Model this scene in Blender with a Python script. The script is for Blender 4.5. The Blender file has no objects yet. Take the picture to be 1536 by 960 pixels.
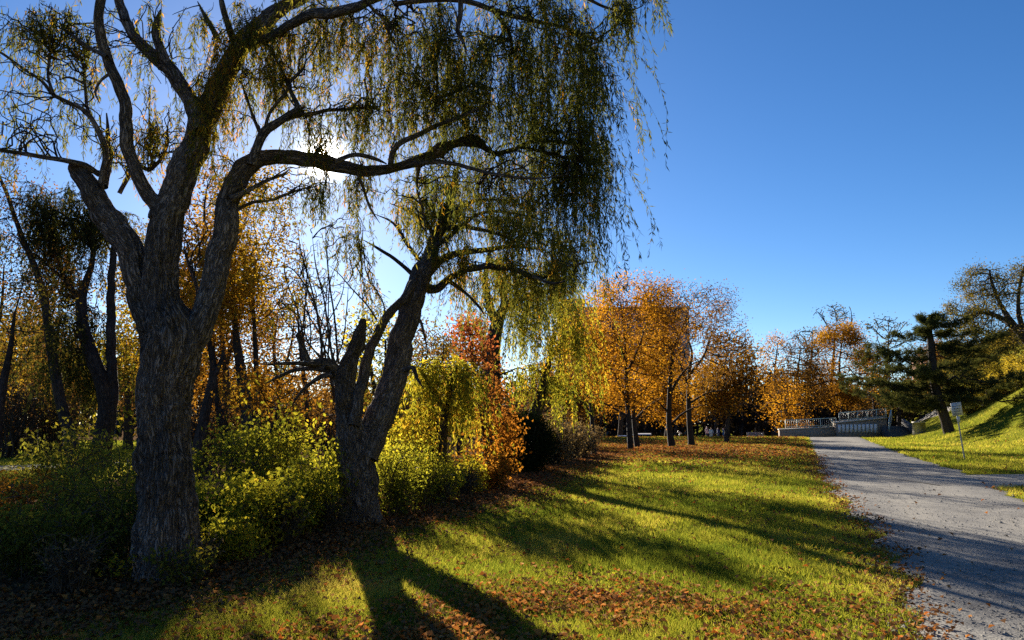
import bpy, math, numpy as np
from mathutils import Vector
R = math.radians
scene = bpy.context.scene
C = scene.collection
rng = np.random.default_rng(7)

# ------------------------------------------------------------------ camera, sky, sun, exposure
EYE = np.array([0.0, 0.0, 1.62]); F = 1160.0; PITCH = math.atan(150/1160.0)
cam_d = bpy.data.cameras.new("camera"); cam = bpy.data.objects.new("camera", cam_d); C.objects.link(cam)
cam.location = EYE; cam.rotation_euler = (R(90)+PITCH, 0, 0)
cam_d.sensor_width = 36; cam_d.lens = 36*F/1536; cam_d.clip_start = 0.05; cam_d.clip_end = 3000
scene.camera = cam

def ray(px, py):
    a, b = (px-768)/F, (480-py)/F
    c, s = math.cos(PITCH), math.sin(PITCH)
    return np.array([a, c - b*s, s + b*c])
def P(px, py, d):
    r = ray(px, py); return EYE + r*(d/r[1])

SUN = ray(446, 238); SUN /= np.linalg.norm(SUN)
GLOW = ray(484, 236); GLOW /= np.linalg.norm(GLOW)
SUN_EL = math.asin(SUN[2]); SUN_AZ = math.atan2(SUN[0], SUN[1])
world = bpy.data.worlds.new("World"); scene.world = world; world.use_nodes = True
wn = world.node_tree.nodes; wl = world.node_tree.links
sky = wn.new("ShaderNodeTexSky"); sky.sky_type = 'NISHITA'; sky.sun_disc = False
sky.sun_elevation = SUN_EL; sky.sun_rotation = SUN_AZ
sky.air_density = 0.75; sky.dust_density = 0.12; sky.ozone_density = 3.0; sky.altitude = 100
hs = wn.new("ShaderNodeHueSaturation"); hs.inputs['Saturation'].default_value = 1.22; hs.inputs['Value'].default_value = .82; hs.inputs['Hue'].default_value = .505; wl.new(sky.outputs[0], hs.inputs['Color'])
tcw = wn.new("ShaderNodeTexCoord"); dt = wn.new("ShaderNodeVectorMath"); dt.operation = 'DOT_PRODUCT'; dt.inputs[1].default_value = tuple(GLOW); wl.new(tcw.outputs['Generated'], dt.inputs[0])
mxd = wn.new("ShaderNodeMath"); mxd.operation = 'MAXIMUM'; mxd.inputs[1].default_value = 0; wl.new(dt.outputs['Value'], mxd.inputs[0])
prev = hs.outputs[0]
for pw, amp in ((9000, 120.0), (2000, 5.0), (100, .55)):      # the bright air round the sun
    a_ = wn.new("ShaderNodeMath"); a_.operation = 'POWER'; a_.inputs[1].default_value = pw; wl.new(mxd.outputs[0], a_.inputs[0])
    m_ = wn.new("ShaderNodeMix"); m_.data_type = 'RGBA'; m_.blend_type = 'ADD'; m_.clamp_result = False; m_.clamp_factor = False
    b_ = wn.new("ShaderNodeMath"); b_.operation = 'MULTIPLY'; b_.inputs[1].default_value = amp; wl.new(a_.outputs[0], b_.inputs[0])
    wl.new(b_.outputs[0], m_.inputs[0]); wl.new(prev, m_.inputs[6]); m_.inputs[7].default_value = (1, .96, .88, 1); prev = m_.outputs[2]
bg = wn["Background"]; wl.new(prev, bg.inputs[0]); bg.inputs[1].default_value = 0.06
sun_d = bpy.data.lights.new("sun", 'SUN'); sun_d.energy = 5.0; sun_d.angle = R(0.5); sun_d.color = (1.0, 0.90, 0.74)
sun = bpy.data.objects.new("sun", sun_d); C.objects.link(sun)
sun.rotation_euler = Vector(SUN).to_track_quat('Z', 'Y').to_euler(); sun.location = (0, 0, 60)
vs = scene.view_settings; vs.view_transform = 'Standard'; vs.look = 'None'; vs.exposure = 1.6; vs.gamma = 1.0; vs.use_curve_mapping = False
scene.render.engine = 'CYCLES'
cy = scene.cycles
cy.max_bounces = 8; cy.diffuse_bounces = 5; cy.glossy_bounces = 2; cy.transmission_bounces = 6; cy.transparent_max_bounces = 4
cy.caustics_reflective = False; cy.caustics_refractive = False
cy.use_denoising = False

# ------------------------------------------------------------------ terrain function
def sstep(a, b, x):
    t = np.clip((np.asarray(x, float)-a)/(b-a), 0, 1); return t*t*(3-2*t)
EY = [-5, 3, 7.7, 9.3, 11.6, 16.1, 26.5, 35, 53, 74, 120]; EX = [-6.5, -5.2, -3.2, -2.7, -2.3, -0.9, 1.5, 3.6, 5.2, 6, 6]
def lawn_edge(y): return np.interp(y, EY, EX)
LY = [-6, 2.0, 5.6, 6.4, 10.9, 16.9, 23.2, 46.4, 74, 84]; LX = [0.6, 1.9, 2.87, 3.18, 4.9, 6.87, 9.0, 17.7, 28, 32]
RY = [-6, 2.0, 6.0, 9.5, 15.7, 18.7, 22.5, 25.5, 27.7, 37, 53, 74, 84]; RX = [3.0, 5.4, 6.8, 8.0, 10.4, 11.5, 13.4, 14.6, 15.3, 18.6, 24.8, 33.0, 37]
def wob(y, s): return 0.10*np.sin(y*1.7+s)+0.07*np.sin(y*4.1+2*s)+0.05*np.sin(y*9.7+s)
def path_l(y): return np.interp(y, LY, LX)+wob(y, 0)
def path_r(y): return np.interp(y, RY, RX)+wob(y, 2)
def branch_c(x): return 20.6+0.17*(np.asarray(x)-9)
def in_path(x, y, m=0.0):
    a = (x > path_l(y)-m) & (x < path_r(y)+m) & (y < 84)
    b = (np.abs(y-branch_c(x)) < 2.1+m) & (x > 10) & (x < 60)
    return a | b
def H(x, y):
    x = np.asarray(x, float); y = np.asarray(y, float)
    u = x-0.35*y
    hill = 0.056*np.maximum(0, u-9.6)**1.85
    hill = 16*np.tanh(hill/16)
    drop = -0.05*np.maximum(0, y-74); drop = -2.2*np.tanh(-drop/2.2)
    bump = 0.035*np.sin(x*0.9+0.4*y)*np.sin(0.7*y)+0.03*np.sin(0.31*x-0.5*y+1)
    near = sstep(0, 2, np.minimum(np.abs(x-path_l(y)), np.abs(x-path_r(y))))
    near = np.where(in_path(x, y, .8), 0.15, near)
    return hill+drop+bump*near*np.clip(y/30, .3, 1)
def G(px, py, dmax=400):
    r = ray(px, py); t = np.arange(2, dmax, 0.1); p = EYE[None]+r[None]*t[:, None]
    k = np.argmax(p[:, 2] < H(p[:, 0], p[:, 1]))
    q = p[k]; return np.array([q[0], q[1], float(H(q[0], q[1]))])

# ------------------------------------------------------------------ noise
def _h(i, j, k):
    n = (i*374761393+j*668265263+k*2147483647) & 0xffffffff
    n = ((n ^ (n >> 13))*1274126177) & 0xffffffff
    return ((n ^ (n >> 16)) & 0xffff)/65535.0
def vnoise(p):
    p = np.asarray(p, float); i = np.floor(p).astype(np.int64); f = p-i; f = f*f*(3-2*f); o = 0
    for a in (0, 1):
        for b in (0, 1):
            for c in (0, 1):
                w = (f[..., 0] if a else 1-f[..., 0])*(f[..., 1] if b else 1-f[..., 1])*(f[..., 2] if c else 1-f[..., 2])
                o = o+w*_h(i[..., 0]+a, i[..., 1]+b, i[..., 2]+c)
    return o
def fbm(p, n=3):
    s = 0; a = 1; t = 0
    for k in range(n): s = s+a*vnoise(np.asarray(p)*2**k+17.3*k); t += a; a *= .5
    return s/t
def unit(v): return v/np.maximum(np.linalg.norm(v, axis=-1, keepdims=True), 1e-9)

# ------------------------------------------------------------------ mesh buffer
class Buf:
    def __init__(s): s.V = []; s.Q = []; s.T = []; s.fa = []; s.ta = []; s.tc = []; s.n = 0
    def add(s, V, Q=None, T=None, v=0.5, tc=None):
        V = np.asarray(V, float).reshape(-1, 3); s.V.append(V)
        s.tc.append(V if tc is None else np.asarray(tc, float).reshape(-1, 3))
        if Q is not None:
            Q = np.asarray(Q, np.int64).reshape(-1, 4); s.Q.append(Q+s.n); s.fa.append(np.broadcast_to(np.asarray(v, float), (len(Q),)))
        if T is not None:
            T = np.asarray(T, np.int64).reshape(-1, 3); s.T.append(T+s.n); s.ta.append(np.broadcast_to(np.asarray(v, float), (len(T),)))
        s.n += len(V)
    def mesh(s, name, mat, smooth=False, origin=None):
        V = np.concatenate(s.V) if s.V else np.zeros((0, 3))
        if origin is not None: V = V-np.asarray(origin)[None]
        Q = np.concatenate(s.Q) if s.Q else np.zeros((0, 4), int); T = np.concatenate(s.T) if s.T else np.zeros((0, 3), int)
        m = bpy.data.meshes.new(name); m.vertices.add(len(V)); m.vertices.foreach_set("co", V.ravel())
        nl = len(Q)*4+len(T)*3; m.loops.add(nl); m.loops.foreach_set("vertex_index", np.concatenate([Q.ravel(), T.ravel()]).astype(np.int32))
        m.polygons.add(len(Q)+len(T))
        m.polygons.foreach_set("loop_start", np.concatenate([np.arange(len(Q))*4, len(Q)*4+np.arange(len(T))*3]).astype(np.int32))
        if smooth: m.polygons.foreach_set("use_smooth", np.ones(len(Q)+len(T), bool))
        m.update(calc_edges=True)
        a = m.attributes.new("v", 'FLOAT', 'FACE'); a.data.foreach_set("value", np.concatenate([np.concatenate(s.fa) if s.fa else np.zeros(0), np.concatenate(s.ta) if s.ta else np.zeros(0)]).astype(np.float32))
        t = m.attributes.new("tc", 'FLOAT_VECTOR', 'POINT'); t.data.foreach_set("vector", np.concatenate(s.tc).astype(np.float32).ravel())
        for q in (mat if isinstance(mat, (list, tuple)) else [mat]): m.materials.append(q)
        return m
    def build(s, name, mat, parent=None, smooth=False):
        o0 = np.array(parent.location) if parent is not None else None
        o = bpy.data.objects.new(name, s.mesh(name, mat, smooth, o0)); C.objects.link(o)
        if parent is not None: o.parent = parent
        return o
def tag(o, label, cat, group=None, kind=None):
    if label: o["label"] = label
    if cat: o["category"] = cat
    if group: o["group"] = group
    if kind: o["kind"] = kind
    return o
def thing(name, label, cat, loc, group=None):
    o = bpy.data.objects.new(name, None); C.objects.link(o); o.location = loc; o.empty_display_size = .2
    return tag(o, label, cat, group)
def copy_tree(o, parent=None):
    c = o.copy(); C.objects.link(c)
    if parent is not None: c.parent = parent
    for ch in list(o.children): copy_tree(ch, c)
    return c
def box(b, lo, hi, v=.5):
    x0, y0, z0 = lo; x1, y1, z1 = hi
    V = [(x0,y0,z0),(x1,y0,z0),(x1,y1,z0),(x0,y1,z0),(x0,y0,z1),(x1,y0,z1),(x1,y1,z1),(x0,y1,z1)]
    b.add(V, [(3,2,1,0),(4,5,6,7),(0,1,5,4),(1,2,6,5),(2,3,7,6),(3,0,4,7)], v=v)
def beam(b, A, B, w, h, v=.5):
    A = np.asarray(A, float); B = np.asarray(B, float); d = unit(B-A); s = np.cross(d, (0, 0, 1.0))
    if np.linalg.norm(s) < 1e-3: s = np.array([1.0, 0, 0])
    s = unit(s)*w/2; u = unit(np.cross(s, d))*h/2
    V = [A-s-u, A+s-u, A+s+u, A-s+u, B-s-u, B+s-u, B+s+u, B-s+u]
    b.add(V, [(0,1,2,3),(7,6,5,4),(0,4,5,1),(1,5,6,2),(2,6,7,3),(3,7,4,0)], v=v)

def smooth_path(p, r, step):
    p = np.asarray(p, float); r = np.asarray(r, float)
    if len(p) < 3:
        n = max(2, int(np.linalg.norm(p[-1]-p[0])/step)+1); t = np.linspace(0, 1, n)[:, None]
        return p[0]+(p[-1]-p[0])*t, r[0]+(r[-1]-r[0])*t[:, 0]
    q = np.concatenate([[2*p[0]-p[1]], p, [2*p[-1]-p[-2]]]); op = []; orr = []
    for i in range(len(p)-1):
        n = max(2, int(np.linalg.norm(p[i+1]-p[i])/step)+1); t = np.linspace(0, 1, n, endpoint=False)[:, None]
        a, b, c, d = q[i], q[i+1], q[i+2], q[i+3]
        op.append(.5*(2*b+(c-a)*t+(2*a-5*b+4*c-d)*t*t+(3*b-a-3*c+d)*t**3)); orr.append(r[i]+(r[i+1]-r[i])*t[:, 0])
    op.append(p[-1:]); orr.append(r[-1:])
    return np.concatenate(op), np.concatenate(orr)
def tube(b, p, r, k=8, lump=0.0, lf=2.0, cap=True, v=.5, fis=0.0, burls=0, brs_=None):
    p = np.asarray(p, float); r = np.asarray(r, float); n = len(p)
    if n < 2: return
    t = unit(np.gradient(p, axis=0))
    ax = np.eye(3); ref = ax[np.argmin(np.abs(t@ax).max(0))]
    u = unit(ref[None]-t*(t@ref)[:, None]); w = np.cross(t, u)
    a = np.arange(k)*2*np.pi/k; L = np.concatenate([[0], np.cumsum(np.linalg.norm(np.diff(p, axis=0), axis=1))])
    ring = np.cos(a)[None, :, None]*u[:, None]+np.sin(a)[None, :, None]*w[:, None]
    rr = np.repeat(r[:, None], k, 1)
    if lump > 0:
        q = p[:, None]*lf+ring*lf*0.35
        rr = rr*(1+lump*2*(fbm(q, 3)-.5))
    if fis > 0:
        q = np.stack([np.cos(a)[None]*r[:, None]*13, np.sin(a)[None]*r[:, None]*13, np.repeat(L[:, None], k, 1)*2.6], -1)
        f1 = fbm(q+1.2*fbm(q*.5, 2)[..., None], 3); rid = 1-np.abs(2*f1-1)*2.2; rr = rr+fis*(rid-.5)+fis*1.3*(fbm(q*.35+5, 2)-.5)
    if burls:
        for _ in range(burls):
            L0 = brs_.uniform(.03, .97)*L[-1]; a0 = brs_.uniform(0, 2*np.pi); sz = brs_.uniform(.05, .13); am = brs_.uniform(.012, .045)
            da = np.abs((a-a0+np.pi) % (2*np.pi)-np.pi)[None]*r[:, None]; q2 = (da**2+((L-L0)[:, None]*.8)**2)/sz**2
            rr = rr+am*np.exp(-q2)-am*.7*np.exp(-q2*9)
    V = p[:, None]+ring*rr[..., None]
    rm = max(r.mean(), .01)
    tc = np.stack([np.cos(a)[None]*rm+0*L[:, None], np.sin(a)[None]*rm+0*L[:, None], np.repeat(L[:, None], k, 1)], -1)+p[0]*.37
    i = np.arange(n-1)[:, None]*k; j = np.arange(k)[None]; j2 = (j+1) % k
    Q = np.stack([i+j, i+j2, i+k+j2, i+k+j], -1).reshape(-1, 4)
    T = None; V = V.reshape(-1, 3); tc = tc.reshape(-1, 3)
    if cap:
        e = len(V); V = np.concatenate([V, (p[-1]+t[-1]*r[-1]*.5)[None]]); tc = np.concatenate([tc, tc[-1:]])
        T = [((n-1)*k+q, (n-1)*k+(q+1) % k, e) for q in range(k)]
    b.add(V, Q, T, v=v, tc=tc)
def leaves(b, pos, d, L, W, v, fold=.25, nrm=None, rs=None):
    rs = rs or rng
    n = len(pos); d = unit(d)
    if nrm is None: nrm = rs.normal(size=(n, 3))
    s = unit(np.cross(d, nrm)); m = np.cross(s, d)
    L = np.broadcast_to(L, (n,))[:, None]; W = np.broadcast_to(W, (n,))[:, None]
    c = pos+d*L*.45+m*W*fold
    V = np.stack([pos, c+s*W*.5, pos+d*L, c-s*W*.5], 1).reshape(-1, 3)
    b.add(V, np.arange(n*4).reshape(-1, 4), v=np.broadcast_to(v, (n,)))

# ------------------------------------------------------------------ materials
def nodes(name):
    m = bpy.data.materials.new(name); m.use_nodes = True; nt = m.node_tree; nt.nodes.clear()
    out = nt.nodes.new("ShaderNodeOutputMaterial"); return m, nt, out
def N(nt, t, **k):
    n = nt.nodes.new(t)
    for a, b in k.items():
        if a.startswith("i_"): n.inputs[a[2:].replace("_", " ")].default_value = b
        else: setattr(n, a, b)
    return n
def ramp(nt, fac, stops):
    r = nt.nodes.new("ShaderNodeValToRGB"); e = r.color_ramp.elements
    e[0].position, e[0].color = stops[0][0], (*stops[0][1], 1); e[1].position, e[1].color = stops[-1][0], (*stops[-1][1], 1)
    for p, c in stops[1:-1]:
        q = e.new(p); q.color = (*c, 1)
    nt.links.new(fac, r.inputs[0]); return r.outputs[0]
def leaf_mat(name, stops, trans=.5, gloss=.0, tint=(1.25, 1.1, .6)):
    m, nt, out = nodes(name); l = nt.links.new
    at = N(nt, "ShaderNodeAttribute", attribute_name="v")
    col = ramp(nt, at.outputs["Fac"], stops)
    df = N(nt, "ShaderNodeBsdfDiffuse"); l(col, df.inputs[0])
    tr = N(nt, "ShaderNodeBsdfTranslucent"); mx = N(nt, "ShaderNodeMix", data_type='RGBA', blend_type='MULTIPLY'); mx.inputs[0].default_value = 1
    l(col, mx.inputs[6]); mx.inputs[7].default_value = (*tint, 1); l(mx.outputs[2], tr.inputs[0])
    ms = N(nt, "ShaderNodeMixShader"); ms.inputs[0].default_value = trans; l(df.outputs[0], ms.inputs[1]); l(tr.outputs[0], ms.inputs[2])
    last = ms.outputs[0]
    if gloss:
        g = N(nt, "ShaderNodeBsdfGlossy"); g.inputs["Roughness"].default_value = .45; g.inputs[0].default_value = (.8, .8, .8, 1)
        m2 = N(nt, "ShaderNodeMixShader"); m2.inputs[0].default_value = gloss; l(last, m2.inputs[1]); l(g.outputs[0], m2.inputs[2]); last = m2.outputs[0]
    l(last, out.inputs[0]); return m
def bark_mat(name, dark, light, sc=9.0, bump=.6, dist=.03, zs=.16, vs_=2.6):
    m, nt, out = nodes(name); l = nt.links.new
    at = N(nt, "ShaderNodeAttribute", attribute_name="tc")
    mp = N(nt, "ShaderNodeMapping"); mp.inputs["Scale"].default_value = (sc, sc, sc*zs); l(at.outputs["Vector"], mp.inputs[0])
    n1 = N(nt, "ShaderNodeTexNoise"); n1.inputs["Scale"].default_value = 2.2; n1.inputs["Detail"].default_value = 6; n1.inputs["Roughness"].default_value = .62; n1.inputs["Distortion"].default_value = .8; l(mp.outputs[0], n1.inputs[0])
    n3 = N(nt, "ShaderNodeTexNoise"); n3.inputs["Scale"].default_value = vs_; n3.inputs["Detail"].default_value = 3; n3.inputs["Roughness"].default_value = .55; n3.inputs["Distortion"].default_value = 1.6; l(mp.outputs[0], n3.inputs[0])
    r1 = N(nt, "ShaderNodeMath", operation='MULTIPLY_ADD'); l(n3.outputs[0], r1.inputs[0]); r1.inputs[1].default_value = 2; r1.inputs[2].default_value = -1
    r2 = N(nt, "ShaderNodeMath", operation='ABSOLUTE'); l(r1.outputs[0], r2.inputs[0])
    cr = N(nt, "ShaderNodeMapRange"); cr.inputs[1].default_value = 0; cr.inputs[2].default_value = .24; l(r2.outputs[0], cr.inputs[0])
    mu = N(nt, "ShaderNodeMath", operation='MULTIPLY_ADD'); l(n1.outputs[0], mu.inputs[0]); mu.inputs[1].default_value = .7
    m5 = N(nt, "ShaderNodeMath", operation='MULTIPLY'); l(cr.outputs[0], m5.inputs[0]); m5.inputs[1].default_value = .5; l(m5.outputs[0], mu.inputs[2])
    col = ramp(nt, mu.outputs[0], [(.25, dark), (.85, light)])
    n2 = N(nt, "ShaderNodeTexNoise"); n2.inputs["Scale"].default_value = 1.3; l(at.outputs["Vector"], n2.inputs[0])
    mx = N(nt, "ShaderNodeMix", data_type='RGBA', blend_type='MULTIPLY'); mx.inputs[0].default_value = .6; l(col, mx.inputs[6])
    l(ramp(nt, n2.outputs[0], [(.32, (.5, .5, .52)), (.62, (1.2, 1.12, 1.08))]), mx.inputs[7])
    bp = N(nt, "ShaderNodeBump"); bp.inputs["Strength"].default_value = bump; bp.inputs["Distance"].default_value = dist; l(mu.outputs[0], bp.inputs["Height"])
    df = N(nt, "ShaderNodeBsdfPrincipled"); df.inputs["Roughness"].default_value = .9; df.inputs["Specular IOR Level"].default_value = .05
    l(mx.outputs[2], df.inputs[0]); l(bp.outputs[0], df.inputs["Normal"]); l(df.outputs[0], out.inputs[0]); return m
def plain(name, col, rough=.8, nscale=6.0, amt=.35, bump=.15, metal=0.0):
    m, nt, out = nodes(name); l = nt.links.new
    tc = N(nt, "ShaderNodeTexCoord"); n = N(nt, "ShaderNodeTexNoise"); n.inputs["Scale"].default_value = nscale; n.inputs["Detail"].default_value = 5; l(tc.outputs["Object"], n.inputs[0])
    c = np.array(col); cc = ramp(nt, n.outputs[0], [(.3, tuple(c*(1-amt))), (.7, tuple(np.minimum(c*(1+amt), .95)))])
    b = N(nt, "ShaderNodeBsdfPrincipled"); b.inputs["Roughness"].default_value = rough; b.inputs["Metallic"].default_value = metal; l(cc, b.inputs[0])
    bp = N(nt, "ShaderNodeBump"); bp.inputs["Strength"].default_value = bump; bp.inputs["Distance"].default_value = .02; l(n.outputs[0], bp.inputs["Height"]); l(bp.outputs[0], b.inputs["Normal"])
    l(b.outputs[0], out.inputs[0]); return m

M = {}
M['bark_willow'] = bark_mat("fissured_bark", (.026, .021, .019), (.28, .23, .205), 14, 1.0, .05, .16, 2.6)
M['bark_dark'] = bark_mat("dark_bark", (.012, .010, .010), (.095, .078, .07), 10, .7, .03)
M['bark_maple'] = plain('maple_bark', (.020, .016, .014), .95, 3)
M['bark_far'] = plain("distant_bark", (.06, .05, .045), .95, 3)
M['twig'] = plain("twig_bark", (.055, .042, .03), .9, 3)
M['willow'] = leaf_mat("willow_leaf", [(0, (.06, .08, .028)), (.35, (.10, .115, .03)), (.65, (.17, .165, .03)), (.85, (.32, .22, .03)), (1, (.42, .22, .03))], .62)
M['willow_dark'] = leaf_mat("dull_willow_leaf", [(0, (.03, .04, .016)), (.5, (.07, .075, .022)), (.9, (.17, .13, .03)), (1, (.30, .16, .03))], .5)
M['willow_yellow'] = leaf_mat("yellow_willow_leaf", [(0, (.13, .155, .025)), (.5, (.32, .32, .04)), (.85, (.52, .40, .045)), (1, (.58, .33, .045))], .62)
M['gold'] = leaf_mat("golden_leaf", [(0, (.15, .075, .016)), (.4, (.34, .16, .02)), (.75, (.52, .27, .027)), (1, (.58, .35, .04))], .5)
M['orange'] = leaf_mat("orange_leaf", [(0, (.11, .05, .015)), (.5, (.28, .125, .02)), (1, (.50, .27, .03))], .48, tint=(1.15, 1.1, .6))
M['olive_gold'] = leaf_mat('golden_brown_leaf', [(0, (.09, .06, .016)), (.45, (.24, .15, .022)), (1, (.5, .33, .04))], .5, tint=(1.15, 1.1, .6))
M['brown'] = leaf_mat("brown_leaf", [(0, (.07, .04, .02)), (.5, (.16, .085, .03)), (1, (.30, .17, .04))], .45)
M['olive'] = leaf_mat("olive_leaf", [(0, (.05, .055, .018)), (.5, (.11, .10, .025)), (1, (.26, .19, .04))], .45)
M['farwood'] = leaf_mat('shade_dark_far_leaf', [(0, (.016, .014, .014)), (.6, (.04, .03, .024)), (1, (.10, .06, .03))], .12)  # shade of the far wood put into a darkened leaf colour
M['redtop'] = leaf_mat("red_to_orange_leaf", [(0, (.46, .22, .025)), (.45, (.26, .12, .025)), (.74, (.22, .095, .03)), (.86, (.32, .11, .045)), (1, (.40, .13, .06))], .5, tint=(1.25, 1, .7))
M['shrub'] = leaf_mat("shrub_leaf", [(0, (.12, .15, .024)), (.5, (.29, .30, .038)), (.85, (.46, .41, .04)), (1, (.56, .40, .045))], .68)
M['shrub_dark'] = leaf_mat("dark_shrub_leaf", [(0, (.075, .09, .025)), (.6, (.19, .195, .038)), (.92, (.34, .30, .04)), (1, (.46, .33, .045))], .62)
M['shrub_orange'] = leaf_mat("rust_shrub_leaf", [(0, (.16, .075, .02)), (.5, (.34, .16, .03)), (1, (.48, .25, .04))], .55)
M['yew'] = leaf_mat("yew_leaf", [(0, (.008, .014, .008)), (1, (.02, .032, .014))], .15)
M['needle'] = leaf_mat("pine_needle", [(0, (.03, .042, .02)), (.6, (.07, .08, .032)), (1, (.15, .14, .045))], .4)
M['ysh'] = leaf_mat("yellow_bank_leaf", [(0, (.16, .14, .03)), (.5, (.36, .30, .04)), (1, (.5, .36, .06))], .5)
M['reed'] = leaf_mat("dry_stalk", [(0, (.12, .085, .05)), (1, (.30, .22, .13))], .3)
M['grass'] = leaf_mat("grass_blade", [(0, (.08, .115, .024)), (.45, (.205, .225, .04)), (.8, (.31, .29, .06)), (1, (.44, .36, .12))], .6, .0, tint=(1.3, 1.22, .55))
M['litter'] = leaf_mat("fallen_leaf", [(0, (.08, .045, .028)), (.35, (.20, .11, .055)), (.6, (.36, .17, .05)), (.85, (.42, .14, .03)), (1, (.42, .23, .09))], .25, .0, tint=(1.2, .9, .6))

def ground_mat():
    m, nt, out = nodes("ground_cover"); l = nt.links.new
    tc = N(nt, "ShaderNodeTexCoord"); at = N(nt, "ShaderNodeAttribute", attribute_name="tc")
    sx = N(nt, "ShaderNodeSeparateXYZ"); l(at.outputs["Vector"], sx.inputs[0])
    def noise(s, d=5, r=.6):
        n = N(nt, "ShaderNodeTexNoise"); n.inputs["Scale"].default_value = s; n.inputs["Detail"].default_value = d; n.inputs["Roughness"].default_value = r; l(tc.outputs["Object"], n.inputs[0]); return n.outputs[0]
    a, f, f2 = noise(.35), noise(6), noise(40, 3)
    g1 = ramp(nt, a, [(.3, (.11, .13, .02)), (.55, (.19, .19, .028)), (.75, (.25, .22, .04))])
    g2 = ramp(nt, f2, [(.35, (.5, .5, .45)), (.65, (1.4, 1.38, 1.1))])
    mg = N(nt, "ShaderNodeMix", data_type='RGBA', blend_type='MULTIPLY'); mg.inputs[0].default_value = .85; l(g1, mg.inputs[6]); l(g2, mg.inputs[7])
    dirt = ramp(nt, f2, [(.3, (.05, .033, .022)), (.5, (.12, .075, .042)), (.7, (.26, .15, .07))])
    def mixf(src):
        ad = N(nt, "ShaderNodeMath", operation='ADD'); l(src, ad.inputs[0])
        sb = N(nt, "ShaderNodeMath", operation='MULTIPLY_ADD'); l(f, sb.inputs[0]); sb.inputs[1].default_value = 1.4; sb.inputs[2].default_value = -.7; l(sb.outputs[0], ad.inputs[1])
        mr = N(nt, "ShaderNodeMapRange"); mr.inputs[1].default_value = .4; mr.inputs[2].default_value = .65; l(ad.outputs[0], mr.inputs[0]); return mr.outputs[0]
    mw = N(nt, "ShaderNodeMix", data_type='RGBA'); l(mixf(sx.outputs[0]), mw.inputs[0]); l(mg.outputs[2], mw.inputs[6]); l(dirt, mw.inputs[7])
    b = N(nt, "ShaderNodeBsdfPrincipled"); b.inputs["Roughness"].default_value = .95; b.inputs["Specular IOR Level"].default_value = 0; l(mw.outputs[2], b.inputs[0])
    bp = N(nt, "ShaderNodeBump"); bp.inputs["Strength"].default_value = .7; bp.inputs["Distance"].default_value = .05; l(f2, bp.inputs["Height"]); l(bp.outputs[0], b.inputs["Normal"])
    l(b.outputs[0], out.inputs[0]); return m
def gravel_mat():
    m, nt, out = nodes("gravel"); l = nt.links.new
    tc = N(nt, "ShaderNodeTexCoord")
    def noise(s, d=5, r=.6):
        n = N(nt, "ShaderNodeTexNoise"); n.inputs["Scale"].default_value = s; n.inputs["Detail"].default_value = d; n.inputs["Roughness"].default_value = r; l(tc.outputs["Object"], n.inputs[0]); return n.outputs[0]
    vo = N(nt, "ShaderNodeTexVoronoi"); vo.inputs["Scale"].default_value = 45; l(tc.outputs["Object"], vo.inputs[0])
    c1 = ramp(nt, noise(70, 4, .7), [(.3, (.16, .152, .145)), (.5, (.225, .216, .205)), (.7, (.31, .298, .28))])
    c2 = ramp(nt, noise(.8, 7, .7), [(.3, (.58, .58, .60)), (.5, (.95, .94, .92)), (.7, (1.2, 1.17, 1.1))])
    mg = N(nt, "ShaderNodeMix", data_type='RGBA', blend_type='MULTIPLY'); mg.inputs[0].default_value = 1; l(c1, mg.inputs[6]); l(c2, mg.inputs[7])
    at = N(nt, "ShaderNodeAttribute", attribute_name="tc"); sx = N(nt, "ShaderNodeSeparateXYZ"); l(at.outputs["Vector"], sx.inputs[0])
    cl = N(nt, "ShaderNodeClamp"); l(sx.outputs[0], cl.inputs[0]); mt = N(nt, "ShaderNodeMix", data_type='RGBA', blend_type='MULTIPLY'); tf = N(nt, "ShaderNodeMath", operation='MULTIPLY'); l(cl.outputs[0], tf.inputs[0]); l(noise(1.5), tf.inputs[1])
    l(tf.outputs[0], mt.inputs[0]); l(mg.outputs[2], mt.inputs[6]); mt.inputs[7].default_value = (1.35, 1.32, 1.25, 1); mg = mt
    b = N(nt, "ShaderNodeBsdfPrincipled"); b.inputs["Roughness"].default_value = .9; b.inputs["Specular IOR Level"].default_value = .05; l(mg.outputs[2], b.inputs[0])
    bp = N(nt, "ShaderNodeBump"); bp.inputs["Strength"].default_value = .35; bp.inputs["Distance"].default_value = .012
    ad = N(nt, "ShaderNodeMath", operation='ADD'); l(vo.outputs[0], ad.inputs[0]); l(noise(14), ad.inputs[1]); l(ad.outputs[0], bp.inputs["Height"]); l(bp.outputs[0], b.inputs["Normal"])
    l(b.outputs[0], out.inputs[0]); return m
M['ground'] = ground_mat(); M['gravel'] = gravel_mat()

# ------------------------------------------------------------------ ground and paths
def litter_w(x, y):
    """0..1: how much leaf litter / bare earth instead of grass."""
    e = x-lawn_edge(y)
    w = 1-sstep(-.2, .9+.02*y, e)
    lowlawn = (x < -11) & (y > 20) & (y < 60)
    w = np.where(lowlawn, .1, w)
    row = np.exp(-(((x-8.5)/8)**2+((y-43)/10)**2))*1.15*(x > lawn_edge(y))*(x < path_l(y))
    far = sstep(68, 80, y)*.9*(x < path_l(np.minimum(y, 84)))
    return np.clip(np.maximum.reduce([w, row*.55, far*.7]), 0, 1)
def axis(a0, a1, s, far):
    core = np.arange(a0, a1+1e-6, s); g = s*1.25**np.arange(1, 40); g = np.cumsum(g); g = g[g < far]
    return np.concatenate([(a0-g)[::-1], core, a1+g])
gx = axis(-34, 52, .5, 600); gy = axis(-2, 96, .5, 600)
X, Y = np.meshgrid(gx, gy); Z = H(X, Y)
gb = Buf(); nx, ny = len(gx), len(gy)
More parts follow.
